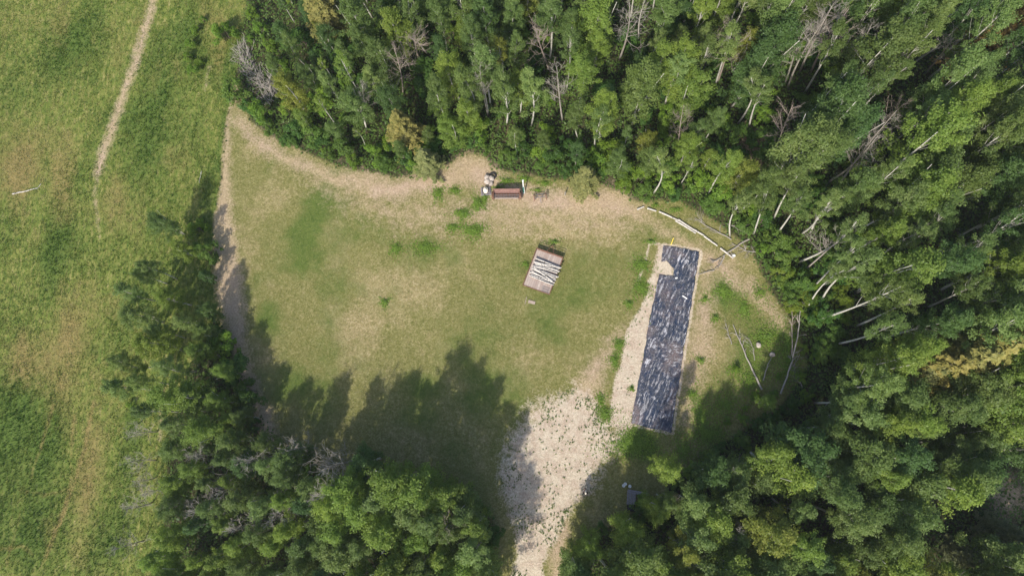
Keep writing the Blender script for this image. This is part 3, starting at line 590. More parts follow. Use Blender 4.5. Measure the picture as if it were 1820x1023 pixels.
for x, y, ppx, ppy in scatter(F2, 6000, 2.1, g1):
    if ppy < 720 and rnd.random() < 0.5: continue
    h = float(np.interp(ppx, [330, 400, 450, 560, 700, 880], [8.5, 8 if ppy > 800 else 6.5, 8 if ppy > 800 else 5.5, 9.5, 12, 11])) * rnd.uniform(0.85, 1.08)
    place(rnd.choice(['aspen', 'broad', 'broad']), x, y, h, rnd.choices(['mid', 'deep', 'bright', 'pale', 'lime'], [4, 1, 4, 3, 1])[0], wide=rnd.uniform(0.9, 1.1))
for x, y, ppx, ppy in scatter(F1, 17000, 2.22, g1):
    edge = ppx < 640 or (ppy > 250 and ppx < 1250)
    if ppx > 1300 and ppy < 700:
        kind = rnd.choices(['aspen', 'sparse', 'broad'], [6, 2, 3])[0]; h = rnd.uniform(12.5, 18); tones = ['mid', 'deep', 'bright', 'pale', 'sage'], [6, 2, 2, 2, 2]
    elif ppy >= 700:
        kind = rnd.choices(['aspen', 'broad'], [3, 4])[0]; h = rnd.uniform(9, 13.5); tones = ['mid', 'deep', 'bright', 'pale', 'yellowish'], [5, 2, 3, 2, 1]
    else:
        kind = rnd.choices(['aspen', 'sparse', 'broad'], [4, 2, 4])[0]; h = rnd.uniform(8, 13.5) if not edge else rnd.uniform(5, 8.5); tones = ['mid', 'deep', 'bright', 'pale', 'yellowish'], [5, 3, 3, 2, 1]
    place(kind, x, y, h, rnd.choices(*tones)[0], wide=rnd.uniform(0.85, 1.15) * (1.12 if ppy > 700 else 0.86 if ppx > 1300 else 0.97))
# shrubs along the edges of the woods
EDGE = [(452, 200), (490, 238), (520, 262), (565, 270), (620, 296), (690, 308), (742, 308), (800, 285), (835, 262), (878, 292), (930, 300), (1000, 310), (1060, 318), (1140, 350), (1210, 350), (1280, 385), (1335, 430), (1365, 490), (1400, 545), (1440, 590), (1450, 650)]
def along(line, step, jit):
    out = []
    for (ax, ay), (bx, by) in zip(line[:-1], line[1:]):
        L = math.hypot(bx - ax, by - ay); n = max(1, int(L / step))
        for k in range(n):
            t = (k + rnd.random()) / n; out.append((ax + (bx - ax) * t, ay + (by - ay) * t))
    return out
def shr(px, py, h, tone, wide=1.0):
    q = P(px, py); return place('shrub', q.x, q.y, h, tone, wide=wide)
for px, py in along(EDGE, 24, 0):
    ox, oy = (px - 850), (py - 560); L = math.hypot(ox, oy); k = rnd.uniform(4, 14); shr(px + ox / L * k, py + oy / L * k, rnd.uniform(1.2, 2.6), rnd.choice(['mid', 'bright', 'mid', 'deep']), rnd.uniform(0.8, 1.2))
for px, py in along([(p[0] + (p[0] - 850) * 0.07, p[1] + (p[1] - 560) * 0.10) for p in EDGE], 30, 0): shr(px, py, rnd.uniform(2.0, 3.6), rnd.choice(['mid', 'bright', 'deep']), rnd.uniform(0.9, 1.2))
for _ in range(46):
    px, py = rnd.uniform(1355, 1500), rnd.uniform(440, 640)
    if px - 1355 > (py - 440) * 0.5 - 10: shr(px, py, rnd.uniform(1.0, 2.2), rnd.choice(['bright', 'yellowish', 'mid', 'bright']), rnd.uniform(0.9, 1.3))
for px, py in along([(1440, 690), (1380, 735), (1320, 770), (1250, 805), (1215, 850), (1180, 905), (1110, 925), (1050, 950), (1012, 1010)], 20, 0): shr(px + rnd.uniform(-8, 14), py + rnd.uniform(-8, 14), rnd.uniform(0.8, 2.2), rnd.choice(['mid', 'deep', 'bright']))
for px, py in along([(385, 575), (410, 640), (440, 700), (470, 765), (540, 825), (640, 850), (720, 862), (800, 872), (860, 895), (885, 960), (888, 1020)], 20, 0): shr(px + rnd.uniform(-14, 2), py + rnd.uniform(0, 12), rnd.uniform(1.0, 2.4), rnd.choice(['mid', 'deep', 'deep']))
qF1 = WP(F1); cnt = 0
for _ in range(4000):
    if cnt >= 125: break
    px, py = rnd.uniform(500, 1560), rnd.uniform(-20, 520); q = P(px, py)
    if sdf(qF1, np.array([q.x]), np.array([q.y]))[0] > 0: continue
    cx, cy = w2px(q.x, q.y, 8.0)
    if any((q.x - t_['x']) ** 2 + (q.y - t_['y']) ** 2 < 1.5 ** 2 for t_ in TREES): continue
    if math.hypot(px - 470, py - 140) < 45: continue
    shr(px, py, rnd.uniform(1.8, 3.4), rnd.choice(['mid', 'deep', 'bright']), rnd.uniform(1.0, 1.35)); cnt += 1
for px, py, h in [(352, 60, 1.3), (345, 85, 1.5), (340, 108, 1.4), (358, 118, 1.2), (365, 40, 1.0), (405, 68, 3.0), (350, 130, 1.6), (438, 185, 0.9), (470, 60, 2.0), (485, 90, 2.0), (500, 120, 2.2), (510, 160, 2.0), (455, 30, 1.8), (515, 200, 2.0), (450, 75, 1.2), (1400, 640, 0.9), (1382, 668, 0.8), (1420, 672, 1.3), (1340, 705, 1.2), (1375, 700, 1.0), (1290, 748, 1.0), (1408, 600, 0.8), (1425, 620, 1.2), (1322, 726, 0.8), (1325, 800, 1.5), (1305, 655, 0.9), (1318, 745, 1.2), (215, 640, 1.2), (235, 720, 1.0)]: shr(px, py, h, 'bright')

# ------------------------------------------------------------------ labels for the woods
def region(px, py):
    if px < 470 and py > 340: return 'in the row between meadow and lawn' if py < 800 else 'in the lower left wood'
    if py > 760 and px < 700: return 'in the wood below the shaded lawn'
    if py > 760 and px < 960: return 'in the wood left of the drive'
    if py > 760 and px < 1260: return 'in the wood right of the drive'
    if py > 690 and px < 1540: return 'in the wood below the black sheet'
    if py > 690: return 'in the lower right corner wood'
    if px < 470: return 'at the meadow edge above the lawn'
    if px < 700: return 'in the wood by the grey brush pile' if py > 110 else 'in the far upper left wood'
    if px < 860: return 'behind the pale boulders' if py > 150 else 'in the deep wood above the boulders'
    if px < 1020: return 'behind the rusty seeder' if py > 150 else 'in the deep wood above the seeder'
    if px < 1180: return 'behind the small cultivator' if py > 150 else 'in the deep wood above the cultivator'
    if px < 1400: return 'behind the line of white logs' if py > 230 else 'in the far upper right wood'
    if px < 1620: return 'in the right wood by bare white stems' if py > 330 else 'among dead stems at the upper right'
    return 'near the right edge of the wood' if py > 330 else 'in the upper right corner wood'
SH = {'aspen': 'aspen', 'sparse': 'thin crowned aspen', 'broad': 'bushy tree', 'shrub': 'shrub', 'spruce': 'spruce', 'dead': 'bare dead tree', 'deadgrey': 'twiggy dead tree'}
CAT = {'aspen': 'aspen', 'sparse': 'aspen', 'broad': 'tree', 'shrub': 'shrub', 'spruce': 'spruce', 'dead': 'dead tree', 'deadgrey': 'dead tree'}
GRP = {'aspen': 'aspens of the surrounding wood', 'sparse': 'aspens of the surrounding wood', 'broad': 'bushy trees of the surrounding wood', 'shrub': 'shrubs along the edges of the wood', 'spruce': 'spruces among the aspens', 'dead': 'dead trees in the wood', 'deadgrey': 'dead trees in the wood'}
TW = {'mid': 'mid green', 'deep': 'dark green', 'bright': 'bright green', 'pale': 'pale green', 'yellowish': 'yellowish green', 'golden': 'golden green', 'brownish': 'brown', 'sage': 'grey green', 'lime': 'lime green', 'olive': 'pale olive'}
buck = {}
for t in TREES:
    px, py = w2px(t['x'], t['y'], t['h'] * 0.7); t['px'], t['py'] = float(px), float(py)
    sz = 'tall ' if t['h'] > {'aspen': 13, 'sparse': 14, 'broad': 11, 'shrub': 2.2, 'spruce': 9, 'dead': 12, 'deadgrey': 8}[t['kind']] else 'small '
    if t['kind'].startswith('dead'): key = sz + SH[t['kind']] + ' ' + region(px, py)
    else: key = sz + TW[t['tone']] + ' ' + SH[t['kind']] + ' ' + region(px, py)
    buck.setdefault(key, []).append(t)
ORD = ['first', 'second', 'third', 'fourth', 'fifth', 'sixth', 'seventh', 'eighth', 'ninth', 'tenth', 'eleventh', 'twelfth', 'thirteenth', 'fourteenth', 'fifteenth', 'sixteenth', 'seventeenth', 'eighteenth', 'nineteenth', 'twentieth']
for key, L in buck.items():
    L.sort(key=lambda t: t['px'])
    for i, t in enumerate(L):
        lab = key
        if len(L) == 2: lab = key + (', the left one' if i == 0 else ', the right one')
        elif len(L) > 2: lab = key + (', leftmost' if i == 0 else ', rightmost' if i == len(L) - 1 else ', %s from left' % ORD[min(i, 19)])
        if len(lab.split()) > 16: lab = lab.replace('thin crowned aspen', 'sparse aspen').replace('yellowish green', 'yellowish').replace('small ', 'low ')
        if len(lab.split()) > 16: lab = lab.replace('in the wood', 'in wood')
        tag(t['o'], lab, CAT[t['kind']], GRP[t['kind']])

# ------------------------------------------------------------------ undergrowth, grass, weeds (nobody could count them)
g2 = np.random.default_rng(77)
x = g2.uniform(-78, 78, 460000); y = g2.uniform(-28, 60, 460000); k = mask_at(x, y)
fo_ = forest[k] * (1 - bare[k] * 0.7); keep = (g2.uniform(0, 1, len(x)) < fo_ * (0.35 + 0.9 * fbm(x / 1.5, y / 1.5, 71))); x, y = x[keep], y[keep]
hh = 0.1 + 1.5 * fbm(x / 1.8, y / 1.8, 72, 3) ** 1.6 * g2.uniform(0.3, 1, len(x)); dd = np.clip(dclear[mask_at(x, y)] / 1.5, 0.25, 1); hh *= dd
c = np.stack([x, y, ground_h(x, y) + hh], 1); nn = np.zeros_like(c); nn[:, 2] = 0.6
tint = np.clip(0.15 + 0.7 * fbm(x / 2.5, y / 2.5, 73, 3) + g2.normal(0, 0.16, len(x)), 0, 1)
u = quads_obj('undergrowth', leaf_quads(c, nn, 0.27, g2, 0.7), M['under'], tint)
tag(u, 'leafy green undergrowth covering the floor of the wood', 'undergrowth', kind='stuff')
def tufts(name, x, y, h, s, tint, mat, g, nb=3, spread=0.12, wid=0.05, base_up=0.0):
    V = []; T = []
    zz = ground_h(x, y) + base_up
    for b in range(nb):
        a = g.uniform(0, 6.283, len(x)); sp = g.uniform(0.3, 1, len(x)) * spread; ln = h * g.uniform(0.6, 1.2, len(x)); out = g.uniform(0.2, 1.0, len(x)) * s
        bx, by = x + np.cos(a) * sp, y + np.sin(a) * sp; px_, py_ = -np.sin(a) * wid, np.cos(a) * wid
        tx, ty = bx + np.cos(a) * out, by + np.sin(a) * out
        V.append(np.stack([np.stack([bx - px_, by - py_, zz - 0.02], 1), np.stack([bx + px_, by + py_, zz - 0.02], 1),
                           np.stack([tx + px_ * .5, ty + py_ * .5, zz + ln], 1), np.stack([tx - px_ * .5, ty - py_ * .5, zz + ln * 0.96], 1)], 1))
        T.append(np.clip(tint + g.normal(0, 0.1, len(x)), 0, 1))
    return quads_obj(name, np.concatenate(V), mat, np.concatenate(T))
x = g2.uniform(-78, -28, 150000); y = g2.uniform(-28, 58, 150000); k = mask_at(x, y)
den = meadow[k] * (1 - bare[k]) * (0.35 + 0.9 * fbm(x / 1.2, y / 2.5, 81)); keep = g2.uniform(0, 1, len(x)) < den * 0.75; x, y = x[keep], y[keep]; k = mask_at(x, y)
tint = 0.46 + 0.45 * dry[k] - 0.40 * lush[k] + (fbm(x / 0.8, y / 1.6, 82) - 0.5) * 0.9
mg = tufts('meadow_grass', x, y, 0.12 + 0.14 * lush[k], 0.16, tint, M['grass'], g2, 3, 0.10, 0.03, 0.1)
tag(mg, 'rough unmown meadow grass with green and straw coloured tufts', 'grass', kind='stuff')
x = g2.uniform(-40, 34, 110000); y = g2.uniform(-28, 40, 110000); k = mask_at(x, y)
ok = (dclear[k] < 0) & (sand[k] < 0.4); den = ok * (1 - bare[k] * 0.8) * (0.2 + 0.7 * fbm(x / 0.9, y / 0.9, 83)); keep = g2.uniform(0, 1, len(x)) < den; x, y = x[keep], y[keep]; k = mask_at(x, y)
tint = 0.62 + 0.4 * dry[k] - 0.45 * lush[k] + (fbm(x / 0.6, y / 0.6, 84) - 0.5) * 0.9
lg = tufts('lawn_grass', x, y, 0.05, 0.10, tint, M['grass'], g2, 2, 0.08, 0.035)
tag(lg, 'short half dry grass covering the clearing', 'grass', kind='stuff')
# weeds: broad-leaved patches
WV = []; WT = []
for px, py, rx, ry, n in [(779, 345, 12, 14, 260), (808, 340, 10, 8, 160), (822, 380, 16, 10, 330), (850, 362, 11, 14, 300), (862, 352, 6, 10, 120), (842, 410, 22, 14, 600), (805, 405, 14, 8, 200), (705, 442, 14, 12, 260), (755, 440, 26, 14, 420), (684, 538, 9, 9, 130),
                          (1128, 790, 42, 26, 1500), (1140, 510, 18, 20, 500), (1118, 540, 8, 8, 120), (1286, 518, 16, 16, 420), (1253, 531, 6, 6, 110), (1322, 548, 12, 18, 260), (1272, 565, 8, 8, 90), (1100, 612, 10, 12, 220), (1092, 640, 8, 12, 200), (1075, 735, 14, 16, 330), (1068, 710, 8, 14, 120), (1140, 470, 20, 14, 300),
                          (1305, 655, 10, 10, 160), (1245, 640, 8, 8, 90), (1215, 800, 22, 24, 420), (1245, 740, 16, 40, 400), (1122, 690, 5, 5, 50), (1230, 700, 12, 12, 130), (1155, 430, 10, 5, 60), (935, 470, 10, 8, 60), (985, 430, 16, 6, 60), (885, 334, 12, 5, 70), (955, 338, 12, 5, 60), (900, 322, 14, 7, 160), (932, 318, 16, 7, 170), (968, 326, 12, 6, 90), (1165, 366, 10, 5, 50), (1200, 374, 14, 6, 80), (1360, 600, 50, 40, 500), (1400, 660, 40, 40, 700), (1330, 680, 30, 50, 500), (1290, 720, 30, 30, 500), (1260, 770, 40, 24, 600), (1400, 610, 24, 40, 500), (1350, 520, 20, 20, 160)]:
    c0 = P(px, py); rx /= 16.2; ry /= 16.2; n = int(n * 3.0); a = g2.uniform(0, 6.283, n); r = np.abs(g2.normal(0, 0.7, n)) * (1 + 0.35 * np.sin(3 * a + px) + 0.2 * np.sin(5 * a + py))
    xx = c0.x + np.cos(a) * r * rx; yy = c0.y + np.sin(a) * r * ry; zz = ground_h(xx, yy) + 0.03 + g2.uniform(0, 0.28, n) * (1.1 - np.clip(r, 0, 1))
    nn = np.zeros((n, 3)); nn[:, 2] = 0.8; WV.append(leaf_quads(np.stack([xx, yy, zz], 1), nn, 0.13, g2, 0.7)); WT.append(np.clip(g2.normal(0.45, 0.2, n), 0, 1))
w = quads_obj('weeds', np.concatenate(WV), M['weed'], np.concatenate(WT)); tag(w, 'green weed patches spread over the clearing', 'weeds', kind='stuff')
# small dark tufts on the sand
n = 26000; x = g2.uniform(-12, 14, n); y = g2.uniform(-22, 18, n); k = mask_at(x, y); c1 = fbm(x / 1.6, y / 1.6, 91)
ex = np.clip(-sdf(WP(DRIVE), x, y) / 3.0, 0, 1)
keep = (sand[k] > 0.45) & (g2.uniform(0, 1, n) < np.clip((c1 - 0.42) * 2.6, 0.03, 1) * np.where(ex > 0, 1.3 - 1.0 * ex, 0.10)); x, y = x[keep], y[keep]
V = []; T = []
for b in range(9):
    m_ = len(x); r = np.abs(g2.normal(0, 1, m_)) * (0.03 + 0.06 * vnoise(x * 3, y * 3, 95)); a = g2.uniform(0, 6.283, m_)
    cc_ = np.stack([x + r * np.cos(a), y + r * np.sin(a), ground_h(x, y) + 0.02 + g2.uniform(0, 0.08, m_)], 1); nn = np.zeros((m_, 3)); nn[:, 2] = .6
    V.append(leaf_quads(cc_, nn, 0.095, g2)); T.append(np.clip(g2.normal(0.75, 0.25, m_), 0, 1))
w = quads_obj('sand_tufts', np.concatenate(V), M['under'], np.concatenate(T)); tag(w, 'small dark weed tufts dotted over the pale sandy drive', 'weeds', kind='stuff')

# ------------------------------------------------------------------ black sheet
def sheet_mat():
    m, t = newmat('black_plastic_sheet'); n = N(t); tc = n('ShaderNodeTexCoord'); uv = tc.outputs['Object']
    r0 = n('ShaderNodeMapping'); r0.inputs['Rotation'].default_value = (0, 0, 0.42); n.link(uv, r0.inputs[0])
    mp = n('ShaderNodeMapping'); mp.inputs['Scale'].default_value = (4.2, 0.75, 1); n.link(r0.outputs[0], mp.inputs[0])
    r1 = n('ShaderNodeMapping'); r1.inputs['Rotation'].default_value = (0, 0, -0.35); n.link(uv, r1.inputs[0])
    mp2 = n('ShaderNodeMapping'); mp2.inputs['Scale'].default_value = (1.6, 3.6, 1); n.link(r1.outputs[0], mp2.inputs[0])
    b = n.noise(0.30, 3, 0.6, uv, 0.5); f = n.noise(2.4, 5, 0.7, uv, 1.0)
    s = n.noise(1.0, 5, 0.65, mp.outputs[0], 0.6); s2 = n.noise(1.0, 5, 0.7, mp2.outputs[0], 0.8)
    wr = n.mix(n.val(n.noise(0.22, 2, 0.5, uv), 0.50, 0.60), s, s2)
    dust = n.val(n.math('ADD', n.math('MULTIPLY', b, 0.75), n.math('MULTIPLY', f, 0.35)), 0.52, 0.66)
    c = n.mix(dust, (0.018, 0.032, 0.068), (0.165, 0.125, 0.125))
    c = n.mix(n.val(wr, 0.535, 0.60, 0, 0.8), c, (0.24, 0.22, 0.24))
    c = n.mix(n.val(n.noise(3.0, 3, 0.6, mp.outputs[0], 1.0), 0.60, 0.66, 0, 0.6), c, (0.36, 0.33, 0.34))
    c = n.mix(n.val(n.math('MULTIPLY', wr, n.math('ADD', f, 0.5)), 0.555, 0.605, 0, 0.9), c, (0.50, 0.50, 0.53))
    def ridge(vec, sc, w, seedoff):
        q = n.noise(sc, 3, 0.6, vec, 1.6); a_ = n.math('ABSOLUTE', n.math('SUBTRACT', q, seedoff)); return n.val(a_, 0.0, w, 1.0, 0.0)
    k1 = ridge(mp.outputs[0], 0.9, 0.018, 0.5); k2 = ridge(uv, 1.5, 0.020, 0.47); k3 = ridge(mp2.outputs[0], 0.8, 0.016, 0.52)
    gate = n.val(n.noise(0.9, 3, 0.6, uv), 0.42, 0.58)
    kk_ = n.math('MAXIMUM', n.math('MULTIPLY', k2, gate), n.math('MAXIMUM', k1, n.math('MULTIPLY', k3, gate)))
    c = n.mix(n.math('MULTIPLY', kk_, 0.6), c, (0.50, 0.50, 0.53))  # light catching the wrinkles, painted in as pale crease lines
    wr = n.math('ADD', wr, n.math('MULTIPLY', kk_, 0.5))
    n.bsdf(c, n.val(dust, 0, 1, 0.40, 0.85), 0.6, bump=n.math('ADD', wr, n.math('MULTIPLY', f, 0.4)), bd=0.16, bs=1.0); return m
M['sheet'] = sheet_mat()
qc = [P(1180, 436), P(1244, 447), P(1192, 768), P(1121, 752)]
c0 = (qc[0] + qc[1] + qc[2] + qc[3]) / 4
nu, nv = 60, 300; uu, vv = np.meshgrid(np.linspace(0, 1, nu), np.linspace(0, 1, nv))
Q = [np.array(q) for q in qc]
XY = (1 - vv)[..., None] * ((1 - uu)[..., None] * Q[0] + uu[..., None] * Q[1]) + vv[..., None] * ((1 - uu)[..., None] * Q[3] + uu[..., None] * Q[2])
ed = (fbm(vv * 20, uu * 3, 5) - 0.5) * 0.25
X = XY[..., 0] + ed * ((uu < 0.02) | (uu > 0.98)); Y = XY[..., 1] + (fbm(uu * 8, vv * 3, 15) - .5) * 0.25 * ((vv < 0.005) | (vv > 0.995))
fold = np.abs(fbm((uu * 4 + vv * 3.0) * 2.6, vv * 4.5 - uu * 2, 16, 4) - 0.5) * 0.22 + np.abs(fbm(uu * 13, vv * 45, 17, 3) - 0.5) * 0.16
fold *= np.clip(np.minimum(np.minimum(uu, 1 - uu) * 12, np.minimum(vv, 1 - vv) * 50), 0.25, 1)
Z = ground_h(X, Y) + 0.05 + fold
ppx, ppy = w2px(X, Y, 0 * X)
NOTCH = np.array([(1150, 468), (1184, 463), (1197, 478), (1196, 490), (1170, 487), (1150, 486)], float)
hole = sdf(NOTCH, ppx, ppy) < (fbm(X * 3, Y * 3, 19) - 0.5) * 3
sb = MB(); idx = np.arange(nu * nv).reshape(nv, nu)
F = [[int(idx[j, i]), int(idx[j, i + 1]), int(idx[j + 1, i + 1]), int(idx[j + 1, i])] for j in range(nv - 1) for i in range(nu - 1) if not hole[j, i]]
sb.add(np.stack([X - c0.x, Y - c0.y, Z], -1).reshape(-1, 3), F)
sh = sb.build('plastic_sheet', M['sheet'], smooth=True); sh.location = (c0.x, c0.y, 0)
so = sh.modifiers.new('thick', 'SOLIDIFY'); so.thickness = 0.012
tag(sh, 'long creased black plastic sheet with dusty folds beside the pale sand strip', 'plastic sheet')

# ------------------------------------------------------------------ logs, poles and branches
def log(name, a, b, r, mat, label, cat='log', group=None, zoff=0.0, bend=0.03, n=7):
    a = Vector(a); b = Vector(b); L = (b - a); g = rnd
    pts_ = []; mid = Vector((g.uniform(-1, 1), g.uniform(-1, 1), 0)) * bend * L.length
    for k in range(n):
        t = k / (n - 1); pts_.append(a + L * t + mid * math.sin(math.pi * t) - a)
    m = MB(); m.tube(pts_, [r * (1 - 0.25 * k / (n - 1)) * g.uniform(0.93, 1.07) for k in range(n)], 9)
    o = m.build(name, mat, smooth=False); o.location = a; tag(o, label, cat, group); return o
segs = [((1132, 373), (1144, 368), 'shortest white log at the left end of the white log line'), ((1150, 371), (1166, 376), 'short white log second from the left end of the line'), ((1171, 377), (1206, 393), 'long white log third from the left end of the line'),
        ((1205, 391), (1238, 412), 'white log in the middle of the line, closer to the wood'), ((1200, 393), (1236, 415), 'white log in the middle of the line, closer to the black sheet'), ((1234, 409), (1251, 419), 'white log just right of the middle of the line'),
        ((1251, 420), (1275, 437), 'white log second from the right end of the line'), ((1280, 441), (1303, 459), 'last white log of the line, crossed by a fallen branch')]
for (a_, b_, lab) in segs:
    A = P(*a_); B = P(*b_); r = 0.105; A.z = gz(A.x, A.y) + r + 0.04; B.z = gz(B.x, B.y) + r + 0.04
    log('birch_log', A, B, r, M['birch'], lab, 'log', 'white logs laid in a curved line', bend=0.008)
def rock(name, px, py, r, label, cat='boulder', group=None, mat='rock', sq=0.65, seed=1):
    g = np.random.default_rng(seed); m = MB(); nu_, nv_ = 12, 8; v = []
    for j in range(nv_ + 1):
        for i in range(nu_):
            th = math.pi * j / nv_; ph = 2 * math.pi * i / nu_
            v.append([math.sin(th) * math.cos(ph), math.sin(th) * math.sin(ph), math.cos(th)])
    v = np.array(v); nrm = v.copy()
    for _ in range(9):
        d = g.normal(0, 1, 3); d /= np.linalg.norm(d); k = np.maximum(nrm @ d - 0.72, 0); v = v - d * k[:, None] * 0.9
    v *= r * np.array([1, g.uniform(.75, .95), sq])
    f = [[j * nu_ + i, j * nu_ + (i + 1) % nu_, (j + 1) * nu_ + (i + 1) % nu_, (j + 1) * nu_ + i] for j in range(nv_) for i in range(nu_)]
    m.add(v, f); o = m.build(name, M[mat]); q = P(px, py); o.location = (q.x, q.y, gz(q.x, q.y) + r * sq * 0.7); o.rotation_euler = (0, 0, g.uniform(0, 6)); tag(o, label, cat, group); return o
rock('white_rock', 1304, 454, 0.21, 'small white rock at the right end of the white log line', 'rock', mat='white', seed=4)
rock('pale_rock', 1347, 613, 0.34, 'pale rock in the grass right of the black sheet, upper one', 'rock', 'pale rocks in the shaded grass', seed=5)
rock('pale_rock', 1372, 630, 0.36, 'pale rock in the grass right of the black sheet, lower one', 'rock', 'pale rocks in the shaded grass', seed=6)
for i, (px, py, r, w_) in enumerate([(866, 316, 0.42, 'upper left'), (874, 318, 0.40, 'upper right'), (866, 323, 0.45, 'lower left'), (873, 326, 0.40, 'lower right')]):
    rock('boulder', px, py, r, 'pale boulder in the heap left of the rusty seeder, %s of four' % w_, 'boulder', 'pale boulders in a heap', seed=10 + i)
def branchobj(name, line, r, mat, label, cat='branch', twigs=10, tl=1.0, seed=1, group=None, zs=None):
    g = np.random.default_rng(seed); m = MB(); pts_ = []
    for i, p in enumerate(line):
        q = P(*p); z = gz(q.x, q.y) + r + 0.03 + (zs[i] if zs else 0.05); pts_.append(Vector((q.x, q.y, z)))
    o0 = pts_[0].copy(); fine = []
    for a, b in zip(pts_[:-1], pts_[1:]):
        for k in range(4): fine.append(a.lerp(b, k / 4) - o0 + Vector(g.normal(0, 0.03, 3) * np.array([1, 1, .2])))
    fine.append(pts_[-1] - o0); nf = len(fine)
    m.tube(fine, [r * (1 - 0.8 * k / nf) + 0.012 for k in range(nf)], 7)
    for k in range(twigs):
        i = int(g.integers(nf // 4, nf - 1)); d = (fine[i + 1] - fine[i]).normalized(); s = g.choice([-1, 1]); dd = np.array(d) + s * np.array([-d.y, d.x, 0]) * g.uniform(0.4, 1.1) + np.array([0, 0, g.uniform(0, .35)])
        branchy(m, fine[i], dd, tl * g.uniform(0.5, 1.2), r * 0.4, g, 1, 0.4, 0.02, 3)
    o = m.build(name, mat); o.location = o0; tag(o, label, cat, group); return o
branchobj('fallen_branch', [(1330, 424), (1300, 444), (1272, 464), (1262, 462)], 0.09, M['deadwood'], 'fallen branch lying across the last white log of the line', seed=3, twigs=5, tl=0.8)
branchobj('fallen_branch', [(1287, 455), (1281, 468), (1268, 480), (1240, 488)], 0.07, M['deadwood'], 'bent fallen branch between the white logs and the black sheet', seed=4, twigs=4, tl=0.7)
branchobj('fallen_branch', [(1300, 425), (1260, 405), (1235, 388)], 0.05, M['deadwood'], 'grey dead branch lying on bare earth above the white log line', seed=5, twigs=12, tl=1.2)
branchobj('fallen_branch', [(1355, 450), (1325, 446), (1300, 432)], 0.05, M['deadwood'], 'grey twiggy branch on the brush edge right of the white logs', seed=6, twigs=12, tl=1.0)
branchobj('fallen_pole', [(1353, 692), (1335, 655), (1318, 615), (1302, 577)], 0.10, M['deadwood'], 'long thin fallen trunk lying in the shade right of the black sheet', 'fallen trunk', seed=7, twigs=5, tl=0.7)
branchobj('fallen_pole', [(1356, 675), (1363, 648), (1370, 636)], 0.05, M['deadwood'], 'short thin dark pole lying below the two pale rocks', 'fallen trunk', seed=8, twigs=2, tl=0.5)
branchobj('fallen_branch', [(1300, 612), (1293, 590), (1290, 575)], 0.04, M['deadwood'], 'thin dry branch left of the long fallen trunk', seed=9, twigs=6, tl=0.7)
branchobj('meadow_stick', [(24, 345), (48, 340), (68, 334), (74, 327)], 0.06, M['birch'], 'long pale stick lying in the meadow at the left', 'stick', seed=10, twigs=0)
branchobj('meadow_stick', [(358, 304), (354, 325)], 0.04, M['birch'], 'short pale stick lying in the green grass beside the lawn edge', 'stick', seed=11, twigs=0)
branchobj('leaning_stem', [(1385, 700), (1398, 660), (1412, 600), (1416, 555), (1411, 540)], 0.09, M['deadwood'], 'fallen dead trunk with grey side branches at the edge of the right wood', 'fallen trunk', seed=12, twigs=16, tl=0.9, zs=[0.2, 0.6, 0.9, 1.0, 0.8])
branchobj('leaning_stem', [(1405, 640), (1403, 590), (1402, 550)], 0.06, M['deadpink'], 'thin pinkish dead stem beside the fallen dead trunk', 'fallen trunk', seed=13, twigs=6, tl=0.8, zs=[0.2, 0.7, 0.9])
for i, (ax, ay, bx, by, r_, w_) in enumerate([(1395, 668, 1420, 630, .04, 'near the fallen dead trunk, lower one'), (1425, 690, 1408, 655, .05, 'near the fallen dead trunk, rightmost one'), (1340, 640, 1330, 600, .03, 'just right of the long fallen trunk'), (1375, 450, 1420, 440, .04, 'on low brush right of the white logs'), (1290, 398, 1330, 410, .04, 'at the wood edge above the white logs')]):
    branchobj('dry_branch', [(ax, ay), ((ax + bx) / 2 + 3, (ay + by) / 2), (bx, by)], r_, M['deadwood'], 'thin grey twiggy branch ' + w_, seed=40 + i, twigs=9, tl=1.0)
rock('tree_root', 1402, 542, 0.45, 'dark root plate at the top end of the fallen dead trunk', 'root', mat='deadpink', seed=21, sq=0.9)
# heap of grey brush at the upper left
bp = MB(); g = np.random.default_rng(31); a0 = P(432, 96); b0 = P(492, 186); hz0 = gz(a0.x, a0.y)
for k in range(150):
    t = g.uniform(0, 1); c = a0.lerp(b0, t); w_ = 0.25 + 1.35 * t ** 0.7; s = g.normal(0, 0.42) * w_; c = c + Vector((s, s * .7, 0.15 + g.uniform(0, 1.0) * (0.4 + 0.6 * t) * max(0.2, 1 - abs(s) / 1.8)))
    d = (a0 - b0).normalized(); dd = np.array(d) + g.normal(0, 0.42, 3) * np.array([1, 1, 0.35])
    branchy(bp, c - a0, dd, g.uniform(0.7, 1.6), 0.035, g, 2, 0.45, 0.02, 3)
bo = bp.build('brush_pile', M['deadwood']); bo.location = (a0.x, a0.y, hz0); tag(bo, 'long heap of pale grey dead brush at the upper left corner of the clearing', 'brush pile')

